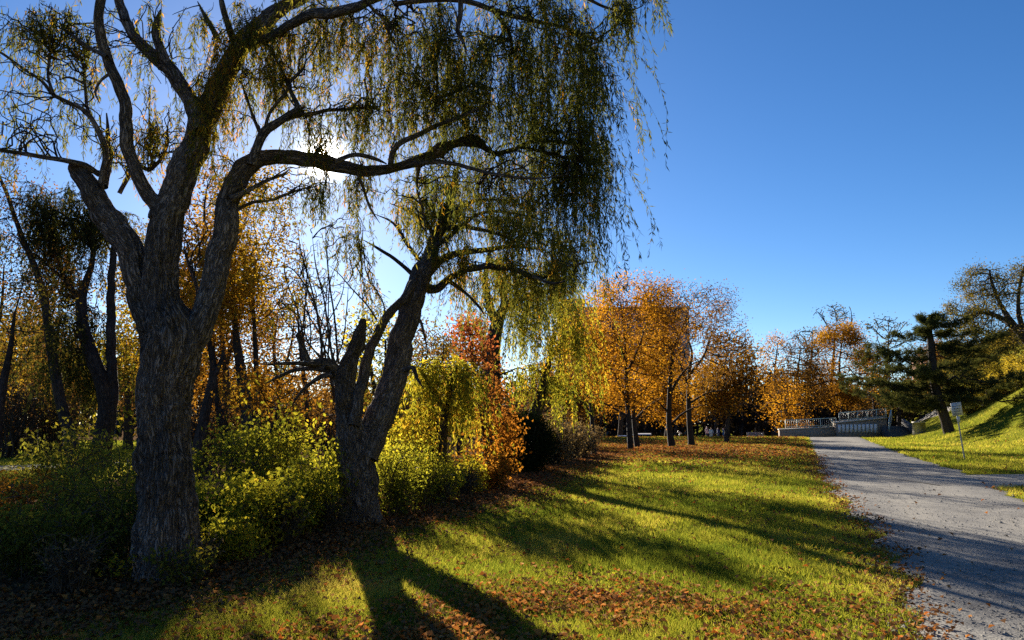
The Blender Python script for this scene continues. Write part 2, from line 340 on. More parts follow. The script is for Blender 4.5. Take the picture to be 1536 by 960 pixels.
ii = (np.arange(ny-1)[:, None]*nx+np.arange(nx-1)[None]).ravel()
lw = litter_w(X, Y)
gb.add(np.stack([X, Y, Z], -1), np.stack([ii, ii+1, ii+nx+1, ii+nx], -1), tc=np.stack([lw, lw*0, lw*0], -1))
tag(gb.build("ground", M['ground'], None, True), "rough park lawn with leaf strewn woodland floor on its left side", "ground", kind="structure")

pb = Buf()
ys = np.arange(-6, 84.01, .2); tt = np.linspace(0, 1, 15)
xs = path_l(ys)[:, None]*(1-tt)+path_r(ys)[:, None]*tt; yy = np.repeat(ys[:, None], 15, 1)
edge = -.05*(np.abs(tt-.5) > .49)
zz = H(xs, yy)+.028+edge[None]
i2 = (np.arange(len(ys)-1)[:, None]*15+np.arange(14)[None]).ravel()
tk = np.exp(-((tt-.3)/.09)**2)+np.exp(-((tt-.66)/.09)**2); zz = zz-.012*tk[None]
pb.add(np.stack([xs, yy, zz], -1), np.stack([i2, i2+1, i2+16, i2+15], -1), tc=np.stack([np.repeat(tk[None], len(ys), 0), 0*xs, 0*xs], -1))
tag(pb.build("gravel_path", M['gravel'], None, True), "wide grey gravel path running uphill beside the lawn", "path", kind="structure")
pb = Buf(); xs = np.arange(10.5, 60, .25); t9 = np.linspace(-1, 1, 9)
yy = branch_c(xs)[:, None]+t9[None]*2.1+(.12*np.sin(xs*1.9))[:, None]*np.abs(t9)[None]; xx = np.repeat(xs[:, None], 9, 1)
zz = H(xx, yy)+.033-.05*(np.abs(t9) > .95)[None]
i2 = (np.arange(len(xs)-1)[:, None]*9+np.arange(8)[None]).ravel()
pb.add(np.stack([xx, yy, zz], -1), np.stack([i2, i2+9, i2+10, i2+1], -1))
tag(pb.build("side_path", M['gravel'], None, True), "gravel side path leaving the main path to the right", "path", kind="structure")
def ribbon(name, pts, w, label):
    p, _ = smooth_path([(x, y, 0) for x, y in pts], [0]*len(pts), .5); t = unit(np.gradient(p, axis=0)); s = np.stack([-t[:, 1], t[:, 0], 0*t[:, 0]], -1)
    k = np.linspace(-1, 1, 5); q = p[:, None]+s[:, None]*k[None, :, None]*w/2; q[..., 2] = H(q[..., 0], q[..., 1])+.035
    i2 = (np.arange(len(p)-1)[:, None]*5+np.arange(4)[None]).ravel(); b = Buf(); b.add(q, np.stack([i2, i2+5, i2+6, i2+1], -1))
    tag(b.build(name, M['gravel'], None, True), label, "path", kind="structure")
ribbon("lower_path", [(-40, 21), (-24, 23.5), (-17, 26), (-14.5, 30)], 2.6, "sunlit grey path seen through the dark trees below the lawn")
g1 = G(1360, 640); g2 = G(1395, 622); g3 = G(1440, 606)
ribbon("hill_path", [tuple(g1[:2]), tuple(g2[:2]), tuple(g3[:2])], 3.0, "narrow path climbing the bank behind the leaning pine")

# ------------------------------------------------------------------ trees
def traced(tr, d0=None):
    """[(px, py, d, width_px)] -> points, radii in metres"""
    p = np.array([P(a[0], a[1], a[2]) for a in tr]); r = np.array([a[3]*.5*a[2]*1.0/F for a in tr]); return p, r
def colonize(nodes, par, att, step, kill, iters=90, up=.0, rs=rng):
    nodes = [np.array(q) for q in nodes]; par = list(par); A = att.copy()
    Nn = np.array(nodes); d2 = ((A[:, None]-Nn[None])**2).sum(-1); near = d2.argmin(1); dist = d2.min(1)
    seen = {}
    for it in range(iters):
        if len(A) == 0: break
        dv = unit(A-np.array(nodes)[near]); ids, inv = np.unique(near, return_inverse=True)
        s = np.zeros((len(ids), 3)); np.add.at(s, inv, dv)
        s = unit(s+rs.normal(size=s.shape)*.25*np.maximum(1, .2*np.linalg.norm(s, axis=1, keepdims=True))+[0, 0, up])
        base = np.array(nodes)[ids]; new = base+s*step
        ok = np.array([seen.get(int(i), 0) < 3 for i in ids])
        for i in ids: seen[int(i)] = seen.get(int(i), 0)+1
        if not ok.any(): break
        new = new[ok]; ids = ids[ok]; k0 = len(nodes)
        nodes.extend(list(new)); par.extend([int(i) for i in ids])
        d2 = ((A[:, None]-new[None])**2).sum(-1); m = d2.min(1); am = d2.argmin(1)
        up_ = m < dist; near = np.where(up_, am+k0, near); dist = np.minimum(dist, m)
        keep = dist > kill*kill; A = A[keep]; near = near[keep]; dist = dist[keep]
        if len(nodes) > 7500: break
    return np.array(nodes), np.array(par)
def ell(c, r, n, rs, hollow=.35):
    d = unit(rs.normal(size=(n, 3))); q = (hollow+(1-hollow)*rs.random(n))**.5
    return c+d*q[:, None]*np.asarray(r)
def sc_tree(name, label, cat, trunks, crown, natt=420, step=.35, leaf=None, bark='bark_dark', seed=1, group=None, tip=.008, p=2.1, kill=None, up=.05, k=9, lump=.12, hv=None, base=None, maxr=.6):
    rs = np.random.default_rng(seed)
    tr0, r0 = traced(trunks[0]); dd_ = trunks[0][0][2]; tip = max(tip, .00042*dd_); natt = int(natt*2.2)
    if base is None: base = np.array([tr0[0][0], tr0[0][1], float(H(tr0[0][0], tr0[0][1]))])
    tr0 = np.concatenate([[np.array([base[0], base[1], base[2]-.15])], tr0]) if tr0[0][2] > base[2]+.15 else tr0
    if len(r0) < len(tr0): r0 = np.concatenate([[r0[0]*1.25], r0])
    root = thing(name, label, cat, base, group)
    tb = Buf(); nodes = []; par = []; trad = []
    for q, tr in enumerate(trunks):
        pp, rr = (tr0, r0) if q == 0 else traced(tr)
        if q > 0:
            nn = np.array(nodes); j = int(((nn-pp[0])**2).sum(1).argmin())
        sp, sr = smooth_path(pp, rr*np.linspace(1, .5, len(rr)), max(step*.5, .12)); tube(tb, sp, sr, k, lump, 2.5)
        sp, sr = smooth_path(pp, rr*np.linspace(1, .5, len(rr)), step); k0 = len(nodes)
        for i in range(len(sp)):
            nodes.append(sp[i]); trad.append(sr[i]); par.append((-1 if q == 0 else j) if i == 0 else k0+i-1)
    nt_ = len(nodes)
    vol = np.array([np.prod([c[3], c[4]]) for c in crown], float); vol = vol/vol.sum(); att = []
    for c, w in zip(crown, vol):
        att.append(ell(P(c[0], c[1], c[2]), (c[3]*c[2]/F, c[5], c[4]*c[2]/F), int(natt*w)+4, rs))
    att = np.concatenate(att); att = att[att[:, 2] > base[2]+.4]
    nodes, par = colonize(nodes, par, att, step, kill or step*1.05, up=up, rs=rs)
    n = len(nodes); rp = np.zeros(n); ch = [[] for _ in range(n)]
    for i in range(nt_, n): ch[par[i]].append(i)
    for i in range(n-1, nt_-1, -1):
        if rp[i] == 0: rp[i] = tip**p
        if par[i] >= nt_: rp[par[i]] += rp[i]
    rad = rp**(1/p)
    for i in range(nt_, n):
        if par[i] < nt_: rad[i] = min(rad[i], trad[par[i]]*maxr)
        else: rad[i] = min(rad[i], rad[par[i]])
    for i in range(nt_): rad[i] = trad[i]
    bb = Buf()
    starts = [i for i in range(nt_, n) if par[i] < nt_]; stack = list(starts)
    while stack:
        i = stack.pop(); chain = [par[i], i]
        while ch[chain[-1]]:
            cs = sorted(ch[chain[-1]], key=lambda z: -rad[z]); stack.extend(cs[1:]); chain.append(cs[0])
        pts = nodes[chain]; rr = rad[chain].copy(); rr[0] = rr[1]*1.15
        if len(pts) > 3: pts = pts.copy(); pts[1:-1] = .5*pts[1:-1]+.25*(pts[2:]+pts[:-2])
        tube(bb, pts, rr, 5 if rr[1] > .03 else 3, cap=False)
    tb.build("trunk", M[bark], root, True)
    if bb.n: bb.build("branches", M[bark], root, True)
    if leaf:
        mat, per, size, spread = leaf[:4]
        thin = np.where(rad[nt_:] < tip*2.6)[0]+nt_
        keep = fbm(nodes[thin]*(.9/step*.35), 2)
        cnt = rs.poisson(3.0*per*np.clip((keep-.36)*4.6, .06, 2.3))
        idx = np.repeat(thin, cnt); m = len(idx)
        pos = nodes[idx]+rs.normal(size=(m, 3))*spread
        d = rs.normal(size=(m, 3))+[0, 0, -.35]
        v = np.clip(.45+1.5*(fbm(nodes[idx]*.8, 2)-.5)+rs.normal(size=m)*.2, 0, 1)
        if hv is not None:
            z = (pos[:, 2]-hv[0])/(hv[1]-hv[0]); v = np.clip(z+rs.normal(size=m)*.09, 0, 1)
        lb = Buf(); leaves(lb, pos, d, size*.92*rs.uniform(.7, 1.3, m), size*.62*rs.uniform(.7, 1.2, m), v, rs=rs)
        lb.build("crown", M[mat], root)
    return root

def strands(tw, lb, o, out, L, rs, leafden, hue, ll=.085, lw=.0135, tr=.0022):
    n = len(o); ns = 6; t = np.linspace(0, 1, ns+1)[None, :, None]
    L = np.asarray(L)[:, None, None]; sw = rs.normal(size=(n, 1, 3))*[.10, .10, .0]; ph = rs.random((n, 1, 1))*6
    S = o[:, None]+out[:, None]*L*.30*(1-np.exp(-2.6*t))+np.array([0, 0, -1.0])*L*(t**1.35)*.92+np.array([0, 0, .06])*np.sin(np.pi*np.minimum(t*2.5, 1))+sw*L*t*t+np.sin(t*7+ph)*sw*L*.25
    # twigs: three sided
    a = np.arange(3)*2*np.pi/3; ring = np.stack([np.cos(a), np.sin(a), 0*a], -1)
    rad = (tr*(1-.7*t))
    V = S[:, :, None]+ring[None, None]*rad[..., None]
    base = (np.arange(n)*(ns+1)*3)[:, None, None]; i = (np.arange(ns)*3)[None, :, None]; j = np.arange(3)[None, None]; j2 = (j+1) % 3
    Q = np.stack([base+i+j, base+i+j2, base+i+3+j2, base+i+3+j], -1).reshape(-1, 4); tw.add(V, Q)
    cnt = rs.poisson(np.maximum(L[:, 0, 0]*leafden, .01)); si = np.repeat(np.arange(n), cnt); m = len(si)
    if m == 0: return
    u = (rs.random(m)**.8)*ns*.999; k = u.astype(int); f = (u-k)[:, None]
    pos = S[si, k]*(1-f)+S[si, k+1]*f; tg = unit(S[si, k+1]-S[si, k])
    d = tg*.8+rs.normal(size=(m, 3))*.5+[0, 0, -.35]
    v = np.clip(hue[si]+rs.normal(size=m)*.13, 0, 1)
    leaves(lb, pos, d, ll*rs.uniform(.7, 1.25, m), lw*rs.uniform(.8, 1.3, m), v, rs=rs)
def willow_clusters(limb, clusters, rs, tw, lb, scale=1.0, leafden=30, ll=.085, lw=.0135, tr=.0022, brs=.0115, dens=1.0):
    for c in clusters:
        px, py, d, rx, ry, rz, nb, ns, l0, l1, hue = c
        ctr = P(px, py, d); rad = np.array([rx*d/F, rz, ry*d/F])
        dd = np.linalg.norm(limb-ctr, axis=1)+.35*np.maximum(0, limb[:, 2]-ctr[2]); near = np.argsort(dd)[:14]
        ns = ns*dens
        for b in range(nb):
            A = limb[rs.choice(near)]; q = unit(rs.normal(size=3))*rs.random()**.4; q[2] = q[2]*.7+.25; T = ctr+q*rad
            n = 9; t = np.linspace(0, 1, n)[:, None]; D = np.linalg.norm(T-A)
            mid = (A+T)/2+np.array([0, 0, .22*D])+rs.normal(size=3)*.12*D
            pts = (1-t)**2*A+2*t*(1-t)*mid+t*t*T; pts[1:-1] += rs.normal(size=(n-2, 3))*.035*D
            pts, rr = smooth_path(pts, np.linspace(brs*min(1.6, .5+.5*D), .004, n), .15*scale); tube(tw, pts, rr, 4, cap=False)
            m = rs.poisson(ns)
            if m == 0: continue
            an = rs.uniform(.3, 1, 5); an[0] = .99; u = np.clip(an[rs.integers(0, 5, m)]+rs.normal(size=m)*.035, .2, .999)*(len(pts)-1.001); k = u.astype(int); o = pts[k]+(pts[k+1]-pts[k])*(u-k)[:, None]+rs.normal(size=(m, 3))*.02*scale
            tg = unit(pts[-1]-pts[0]); out = rs.normal(size=(m, 3))*[.7, .7, .12]+tg*.6; out[:, 2] *= .3
            L = rs.uniform(l0, l1, m)*rs.choice([.4, .75, 1.0], m)*rs.uniform(.6, 1.25)
            hv = np.clip(hue+rs.normal()*.12+rs.normal(size=m)*.10+.5*(rs.random(m) < .07), 0, 1)
            strands(tw, lb, o, out, L, rs, leafden, hv, ll, lw, tr)
def limbs(tb, specs, k=14, lump=.10, lf=3.0, step=.1, skel=None, fis=0.0):
    for s in specs:
        p, r = traced(s); r[-1] *= .35 if r[-1] < .04 else 1; sp, sr = smooth_path(p, r, step); sp = sp+np.stack([fbm(sp*2.6+o_, 3)-.5 for o_ in (0, 31, 67)], -1)*np.minimum(sr, .09)[:, None]*1.5; tube(tb, sp, sr, k, lump, lf, fis=fis*1.4, burls=14 if fis else 0, brs_=rng)
        if skel is not None: skel.append(sp)

# --- the big willow
D = 8.07
rs = np.random.default_rng(11)
base = G(252, 862); root = thing("willow_tree", "massive gnarled willow with dark fissured trunk and one limb arching right across the sun", "tree", base)
def T(seq, d0, d1=None):
    d1 = d0 if d1 is None else d1; n = len(seq)
    return [(a, b, d0+(d1-d0)*i/max(1, n-1), w) for i, (a, b, w) in enumerate(seq)]
tb = Buf(); skel = []
trunk = T([(250, 885, 116), (250, 860, 104), (250, 830, 96), (249, 790, 91), (247, 740, 87), (247, 690, 84), (247, 640, 82), (246, 600, 82), (250, 565, 90), (256, 535, 98), (258, 505, 94), (252, 480, 76), (243, 455, 56), (241, 430, 51), (243, 400, 49), (246, 365, 51), (250, 335, 50), (256, 312, 48)], D)
p, r = traced(trunk); sp, sr = smooth_path(p, r, .02)
tube(tb, sp, sr*.87, 150, .27, 4.2, fis=.042, burls=34, brs_=rs)
limbs(tb, [T([(232, 505, 40), (217, 470, 36), (206, 430, 32), (194, 392, 33), (178, 358, 36), (162, 328, 37), (148, 302, 34), (133, 278, 30), (118, 258, 24), (108, 250, 12)], D, 8.0)], 80, .16, 5, .02, skel, .016)
limbs(tb, [T([(275, 520, 50), (299, 490, 42), (312, 455, 36), (321, 415, 35), (331, 375, 37), (341, 338, 36), (346, 305, 32), (354, 278, 32), (372, 250, 27), (400, 240, 23), (450, 238, 21), (490, 242, 20), (520, 250, 18), (550, 257, 16), (580, 253, 15), (605, 246, 14), (640, 236, 13), (662, 224, 12), (690, 213, 11), (712, 212, 9), (730, 224, 8), (745, 231, 7)], D, 9.0)], 64, .13, 5, .025, skel, .010)
limbs(tb, [T([(248, 330, 40), (262, 295, 46), (278, 258, 42), (292, 222, 38), (300, 190, 34), (318, 155, 34), (336, 118, 32), (352, 82, 30), (372, 52, 26), (398, 28, 22), (430, 5, 18), (470, -28, 15), (530, -60, 12)], D, 8.6)], 64, .13, 5, .025, skel, .012)
L1 = [T([(250, 318, 30), (232, 298, 24), (215, 278, 21), (203, 252, 20), (192, 222, 20), (190, 190, 20), (186, 155, 18), (177, 125, 17), (163, 92, 16), (154, 60, 16), (150, 28, 15), (153, -10, 14), (150, -60, 11)], D, 7.5),
      T([(299, 195, 28), (286, 158, 25), (268, 122, 24), (246, 93, 22), (220, 70, 18), (200, 50, 16), (184, 18, 15), (176, -25, 14), (170, -80, 11)], D, 8.5),
      T([(252, 100, 16), (244, 74, 15), (236, 48, 14), (238, 30, 11), (241, 14, 4)], 8.2),
      T([(366, 66, 18), (382, 40, 17), (404, 26, 16), (440, 6, 15), (480, -14, 13), (560, -40, 10), (660, -50, 8)], 8.3, 9.4),
      T([(375, 70, 14), (410, 52, 13), (440, 36, 15), (470, 22, 16), (500, 18, 16), (530, 10, 15), (560, -3, 13), (620, -22, 10), (700, -20, 8), (800, -10, 6)], 8.2, 7.2),
      T([(352, 60, 12), (342, 34, 10), (334, 8, 9), (326, -30, 8)], 8.2, 8.0),
      T([(330, 62, 9), (318, 40, 8), (305, 20, 6), (296, 2, 4)], 8.1, 7.9),
      T([(377, 248, 16), (385, 218, 14), (396, 197, 15), (412, 186, 13), (432, 174, 11), (446, 163, 9), (441, 148, 7), (434, 134, 6), (434, 124, 6), (444, 114, 5), (456, 102, 4), (458, 92, 3)], D, 8.2),
      T([(425, 180, 8), (445, 174, 8), (465, 172, 7), (490, 165, 6), (520, 164, 5), (550, 162, 4), (575, 166, 3)], 8.1, 8.8),
      T([(396, 198, 6), (405, 168, 5), (428, 140, 5), (434, 126, 4)], 8.1, 7.9),
      T([(392, 205, 6), (380, 175, 5), (368, 140, 4), (360, 115, 3)], 8.1, 8.4),
      T([(586, 252, 10), (590, 228, 9), (604, 212, 9), (622, 204, 8), (645, 193, 7), (670, 182, 6), (712, 165, 4), (740, 150, 3)], 8.6, 8.2),
      T([(500, 243, 8), (530, 232, 7), (560, 238, 7), (580, 246, 6)], 8.2, 8.5),
      T([(745, 231, 8), (770, 224, 7), (800, 212, 6), (840, 213, 5), (875, 221, 4), (905, 229, 3)], 9.0, 9.6),
      T([(780, 220, 5), (815, 228, 5), (850, 237, 4), (895, 246, 3)], 9.1, 8.6),
      T([(610, 246, 9), (640, 243, 8), (675, 245, 7), (705, 252, 6), (745, 262, 5), (800, 268, 4), (850, 262, 3)], 8.7, 8.0),
      T([(648, 193, 5), (640, 170, 4), (655, 150, 4), (700, 132, 3)], 8.5, 8.9),
      T([(590, 5, 8), (640, 0, 9), (690, 0, 9), (750, 18, 8), (800, 30, 7), (850, 42, 5), (900, 62, 4)], 7.6, 7.9),
      T([(690, -6, 9), (690, 20, 8), (686, 45, 7), (694, 62, 6), (700, 80, 4)], 7.6, 7.7),
      T([(735, 10, 8), (755, 35, 7), (765, 55, 6), (770, 80, 4)], 7.7, 8.2),
      T([(800, -8, 6), (850, -18, 6), (885, 0, 5), (912, 12, 4), (950, 20, 3)], 7.3, 7.6),
      T([(545, -4, 6), (560, 15, 5), (578, 32, 5), (585, 55, 4), (596, 72, 3)], 7.5, 7.8),
      T([(150, 262, 9), (128, 248, 9), (95, 240, 8), (50, 232, 7), (0, 225, 6), (-50, 215, 5)], D, 7.4),
      T([(150, 292, 12), (156, 262, 10), (160, 235, 9), (155, 212, 9), (142, 186, 8), (128, 168, 7), (100, 152, 6), (80, 143, 6), (62, 122, 5), (34, 102, 4), (0, 78, 4), (-40, 60, 3)], D, 7.5),
      T([(158, 280, 12), (163, 245, 9), (164, 205, 7), (160, 170, 6), (138, 178, 0.1)][:4], D, 8.6),
      T([(137, 180, 6), (130, 160, 5), (128, 128, 5), (124, 95, 5), (106, 76, 4), (88, 40, 3)], 7.9, 8.4),
      T([(80, 142, 5), (72, 115, 4), (76, 80, 4), (82, 55, 3)], 7.6, 7.9),
      T([(128, 126, 4), (104, 116, 4), (90, 120, 3)], 8.0, 7.8),
      T([(160, 85, 7), (135, 72, 6), (110, 55, 5), (95, 42, 4), (88, 28, 3)], 7.6, 7.9),
      T([(168, 108, 6), (152, 120, 4), (143, 138, 4), (150, 155, 3)], 7.7),
      T([(212, 62, 5), (205, 40, 2), (200, 27, 3)], 8.4),
      T([(180, 290, 7), (198, 258, 7), (214, 250, 7), (222, 255, 6), (232, 248, 6), (246, 232, 5), (253, 206, 4)], 8.6),
      T([(230, 250, 4), (222, 225, 4), (205, 215, 3)], 8.6),
      T([(290, 470, 7), (298, 440, 6), (285, 400, 5), (275, 372, 4)], 8.4, 8.9),
      T([(345, 300, 10), (372, 286, 7), (400, 272, 6), (425, 262, 4), (436, 252, 3)], 8.2, 8.6),
      T([(352, 318, 6), (380, 304, 5), (410, 300, 4), (455, 283, 3), (475, 280, 2)], 8.3, 8.9),
      T([(535, 258, 5), (545, 285, 4), (555, 312, 4), (570, 335, 2)], 8.5, 8.8),
      T([(630, 240, 6), (625, 280, 4), (635, 320, 3), (640, 360, 2)], 8.8, 9.2),
      ]
limbs(tb, L1, 12, .12, 5, .06, skel)
limb = np.concatenate(skel)
for i in range(70):
    A = limb[rs.integers(0, len(limb))]; e = unit(rs.normal(size=3)+[0, 0, .3])*rs.uniform(.12, .45); tube(tb, *smooth_path(np.array([A, A+e*.35+rs.normal(size=3)*.03, A+e*.7+rs.normal(size=3)*.04, A+e]), np.array([.010, .007, .005, .002])*rs.uniform(.6, 1.3), .05), k=5)
tb.build("trunk", M['bark_willow'], root, True)
tw = Buf(); lb = Buf()
CL = [ # px, py, depth, rx, ry, rz(m), branchlets, strands, len0, len1, hue
 (620, 40, 8.2, 80, 50, .9, 10, 26, .7, 1.5, .45), (700, 60, 8.6, 80, 60, 1.0, 12, 28, .8, 1.6, .25), (780, 70, 8.2, 80, 60, 1.0, 11, 20, .8, 1.7, .18),
 (860, 75, 8.3, 70, 50, .9, 9, 19, .8, 1.6, .18), (905, 105, 8.2, 40, 45, .6, 6, 20, .8, 1.6, .2), (700, 150, 9.0, 90, 50, 1.1, 12, 26, .7, 1.3, .28), (790, 160, 9.0, 80, 50, 1.0, 10, 20, .7, 1.4, .2),
 (870, 170, 8.8, 65, 50, .9, 8, 18, .8, 1.5, .2), (915, 205, 8.8, 30, 40, .6, 6, 24, .7, 1.4, .2), (640, 180, 8.8, 60, 40, .9, 9, 22, .5, 1.0, .4),
 (850, 260, 9.0, 70, 30, .8, 8, 22, .6, 1.2, .3), (905, 285, 8.9, 28, 36, .5, 5, 20, .7, 1.3, .22), (760, 260, 9.0, 80, 30, .9, 8, 16, .5, 1.0, .35), (680, 270, 9.0, 70, 30, .9, 6, 12, .4, .9, .38),
 (955, 5, 7.6, 42, 22, .4, 8, 26, .4, .75, .15), (800, -10, 7.6, 120, 25, .8, 8, 24, .7, 1.4, .2), (920, 130, 8.0, 20, 20, .4, 3, 18, .9, 1.7, .2), (918, 250, 8.6, 16, 30, .4, 3, 12, 1.0, 1.9, .2),
 (560, 60, 8.4, 70, 50, .9, 7, 18, .5, 1.1, .5), (500, 70, 8.5, 60, 45, .9, 7, 16, .4, .9, .5), (430, 60, 8.4, 60, 45, .8, 9, 22, .4, .8, .55), (380, 90, 8.2, 50, 50, .7, 9, 24, .4, .9, .55),
 (350, 60, 8.0, 50, 50, .7, 7, 20, .4, .9, .55), (310, 130, 8.0, 40, 60, .6, 8, 24, .4, .9, .55), (280, 70, 8.3, 40, 60, .6, 5, 16, .4, .9, .5), (330, 190, 8.0, 34, 50, .5, 5, 18, .4, .8, .6),
 (520, 160, 8.6, 60, 40, .9, 6, 16, .4, .9, .4), (580, 120, 8.8, 60, 50, .9, 9, 24, .5, 1.0, .4), (460, 130, 8.4, 50, 40, .8, 5, 12, .3, .7, .42), (560, 200, 8.7, 50, 30, .7, 4, 12, .3, .7, .4),
 (480, 285, 8.7, 40, 22, .4, 8, 20, .25, .55, .3), (540, 285, 8.8, 40, 26, .5, 4, 14, .25, .6, .38), (400, 300, 8.5, 40, 30, .5, 3, 9, .3, .6, .45), (600, 300, 9.2, 50, 30, .6, 4, 14, .4, .8, .38),
 (225, 190, 8.4, 40, 50, .5, 7, 22, .4, .8, .62), (255, 230, 8.5, 36, 40, .5, 4, 14, .3, .6, .6), (215, 120, 8.3, 34, 40, .5, 4, 12, .3, .7, .5), (185, 225, 8.2, 30, 40, .5, 3, 10, .3, .6, .5),
 (80, 40, 7.9, 40, 26, .5, 7, 20, .3, .6, .38), (25, 30, 7.7, 30, 30, .5, 5, 18, .3, .7, .32), (125, 50, 8.1, 36, 26, .4, 4, 14, .25, .5, .4), (70, 110, 7.8, 50, 40, .6, 5, 10, .3, .7, .4), (15, 130, 7.6, 26, 50, .6, 3, 12, .4, .8, .38),
 (140, 130, 8.2, 40, 40, .5, 4, 12, .3, .6, .42), (20, 235, 7.6, 30, 14, .4, 3, 14, .3, .55, .35), (110, 165, 8.0, 40, 30, .5, 3, 9, .3, .6, .4), (330, 260, 8.4, 20, 40, .3, 3, 12, .3, .6, .55),
 (250, 20, 8.4, 60, 30, .6, 4, 12, .4, .8, .5), (170, 20, 8.4, 60, 40, .6, 3, 6, .3, .6, .45), (480, 5, 8.4, 90, 25, .9, 8, 22, .4, .9, .5),
 (100, 90, 8.0, 90, 70, .9, 30, 3, .2, .55, .42), (50, 190, 7.8, 60, 50, .7, 22, 3, .2, .5, .4), (150, 60, 8.2, 60, 60, .8, 16, 3, .2, .5, .45), (60, 60, 7.8, 60, 50, .6, 10, 10, .3, .6, .36), (190, 240, 8.4, 40, 50, .6, 14, 2, .2, .4, .5), (270, 210, 8.6, 40, 60, .6, 10, 8, .3, .6, .6), (480, 220, 8.5, 50, 40, .6, 12, 6, .3, .6, .45), (470, 190, 8.4, 40, 40, .6, 6, 12, .3, .6, .4), (520, 280, 8.7, 50, 34, .6, 8, 9, .3, .6, .38), (585, 60, 8.0, 60, 50, .8, 14, 6, .3, .8, .5), (210, 90, 8.4, 60, 70, .8, 10, 1.5, .2, .5, .45), (240, 190, 8.6, 50, 50, .7, 8, 2, .2, .5, .5), (440, 150, 8.4, 70, 50, .8, 12, 3, .3, .6, .45), (550, 190, 8.8, 70, 50, .9, 12, 3, .3, .6, .4),
 (640, 270, 9.0, 80, 40, 1.0, 14, 4, .3, .7, .4), (760, 300, 9.0, 90, 40, 1.1, 14, 5, .4, .9, .35), (860, 320, 9.0, 50, 40, .8, 8, 7, .5, 1.1, .28), (300, 330, 9, 40, 60, .8, 8, 1, .2, .4, .5), (420, 280, 8.5, 60, 40, .7, 10, 2, .2, .5, .45), (130, 200, 8.2, 60, 50, .8, 10, 1.5, .2, .4, .45)]
CL = [q[:3]+(q[3]*1.3, q[4]*1.3, q[5]*1.2, q[6], q[7]*.6)+q[8:] if q[0] < 300 and q[7] >= 12 else q for q in CL]
CL = [((q[0]-(22 if q[0] > 840 and q[1] > 90 else 0)),)+q[1:] for q in CL]
willow_clusters(limb, CL, rs, tw, lb, leafden=38, ll=.08, lw=.0108, dens=.68)
# a few long loose strands trailing at the right edge
o = np.array([P(rs.uniform(870, 912), rs.uniform(190, 310), rs.uniform(8.3, 9)) for _ in range(34)])
strands(tw, lb, o, np.tile([.55, 0, 0], (34, 1))*rs.uniform(.5, 1.2, (34, 1)), rs.uniform(.8, 1.7, 34), rs, 7, np.full(34, .2), tr=.0016)
tw.build("branches", M['bark_dark'], root, True); lb.build("crown", M['willow'], root)
# burl collars
for (cx, cy, rx, n) in ((246, 522, 40, 0), (232, 505, 22, 1)): pass

# --- second willow: forked, with a snapped stem
rs = np.random.default_rng(12); D2 = 12.3
base = G(541, 784); root = thing("willow_tree", "forked willow with a snapped jagged stem and pollard shoots beside the lawn edge", "tree", base)
tb = Buf(); skel = []
p, r = traced(T([(539, 800, 72), (539, 782, 66), (538, 765, 62), (536, 730, 61), (534, 700, 62), (533, 675, 62), (527, 650, 48), (521, 620, 37), (518, 590, 33), (518, 565, 33), (524, 545, 27), (531, 525, 21), (538, 505, 15), (543, 488, 11), (545, 478, 3)], D2))
sp, sr = smooth_path(p, r, .03); tube(tb, sp, sr*.88, 100, .26, 4.0, fis=.036, burls=24, brs_=rs)
limbs(tb, [T([(546, 690, 44), (556, 662, 44), (567, 632, 42), (578, 604, 40), (588, 580, 38), (596, 550, 37), (603, 515, 35), (610, 478, 34), (618, 448, 34), (628, 418, 30), (640, 392, 24), (652, 362, 19), (663, 335, 15), (672, 305, 12), (681, 275, 9), (690, 240, 6)], D2, 14.6)], 60, .13, 4, .035, skel, .014)
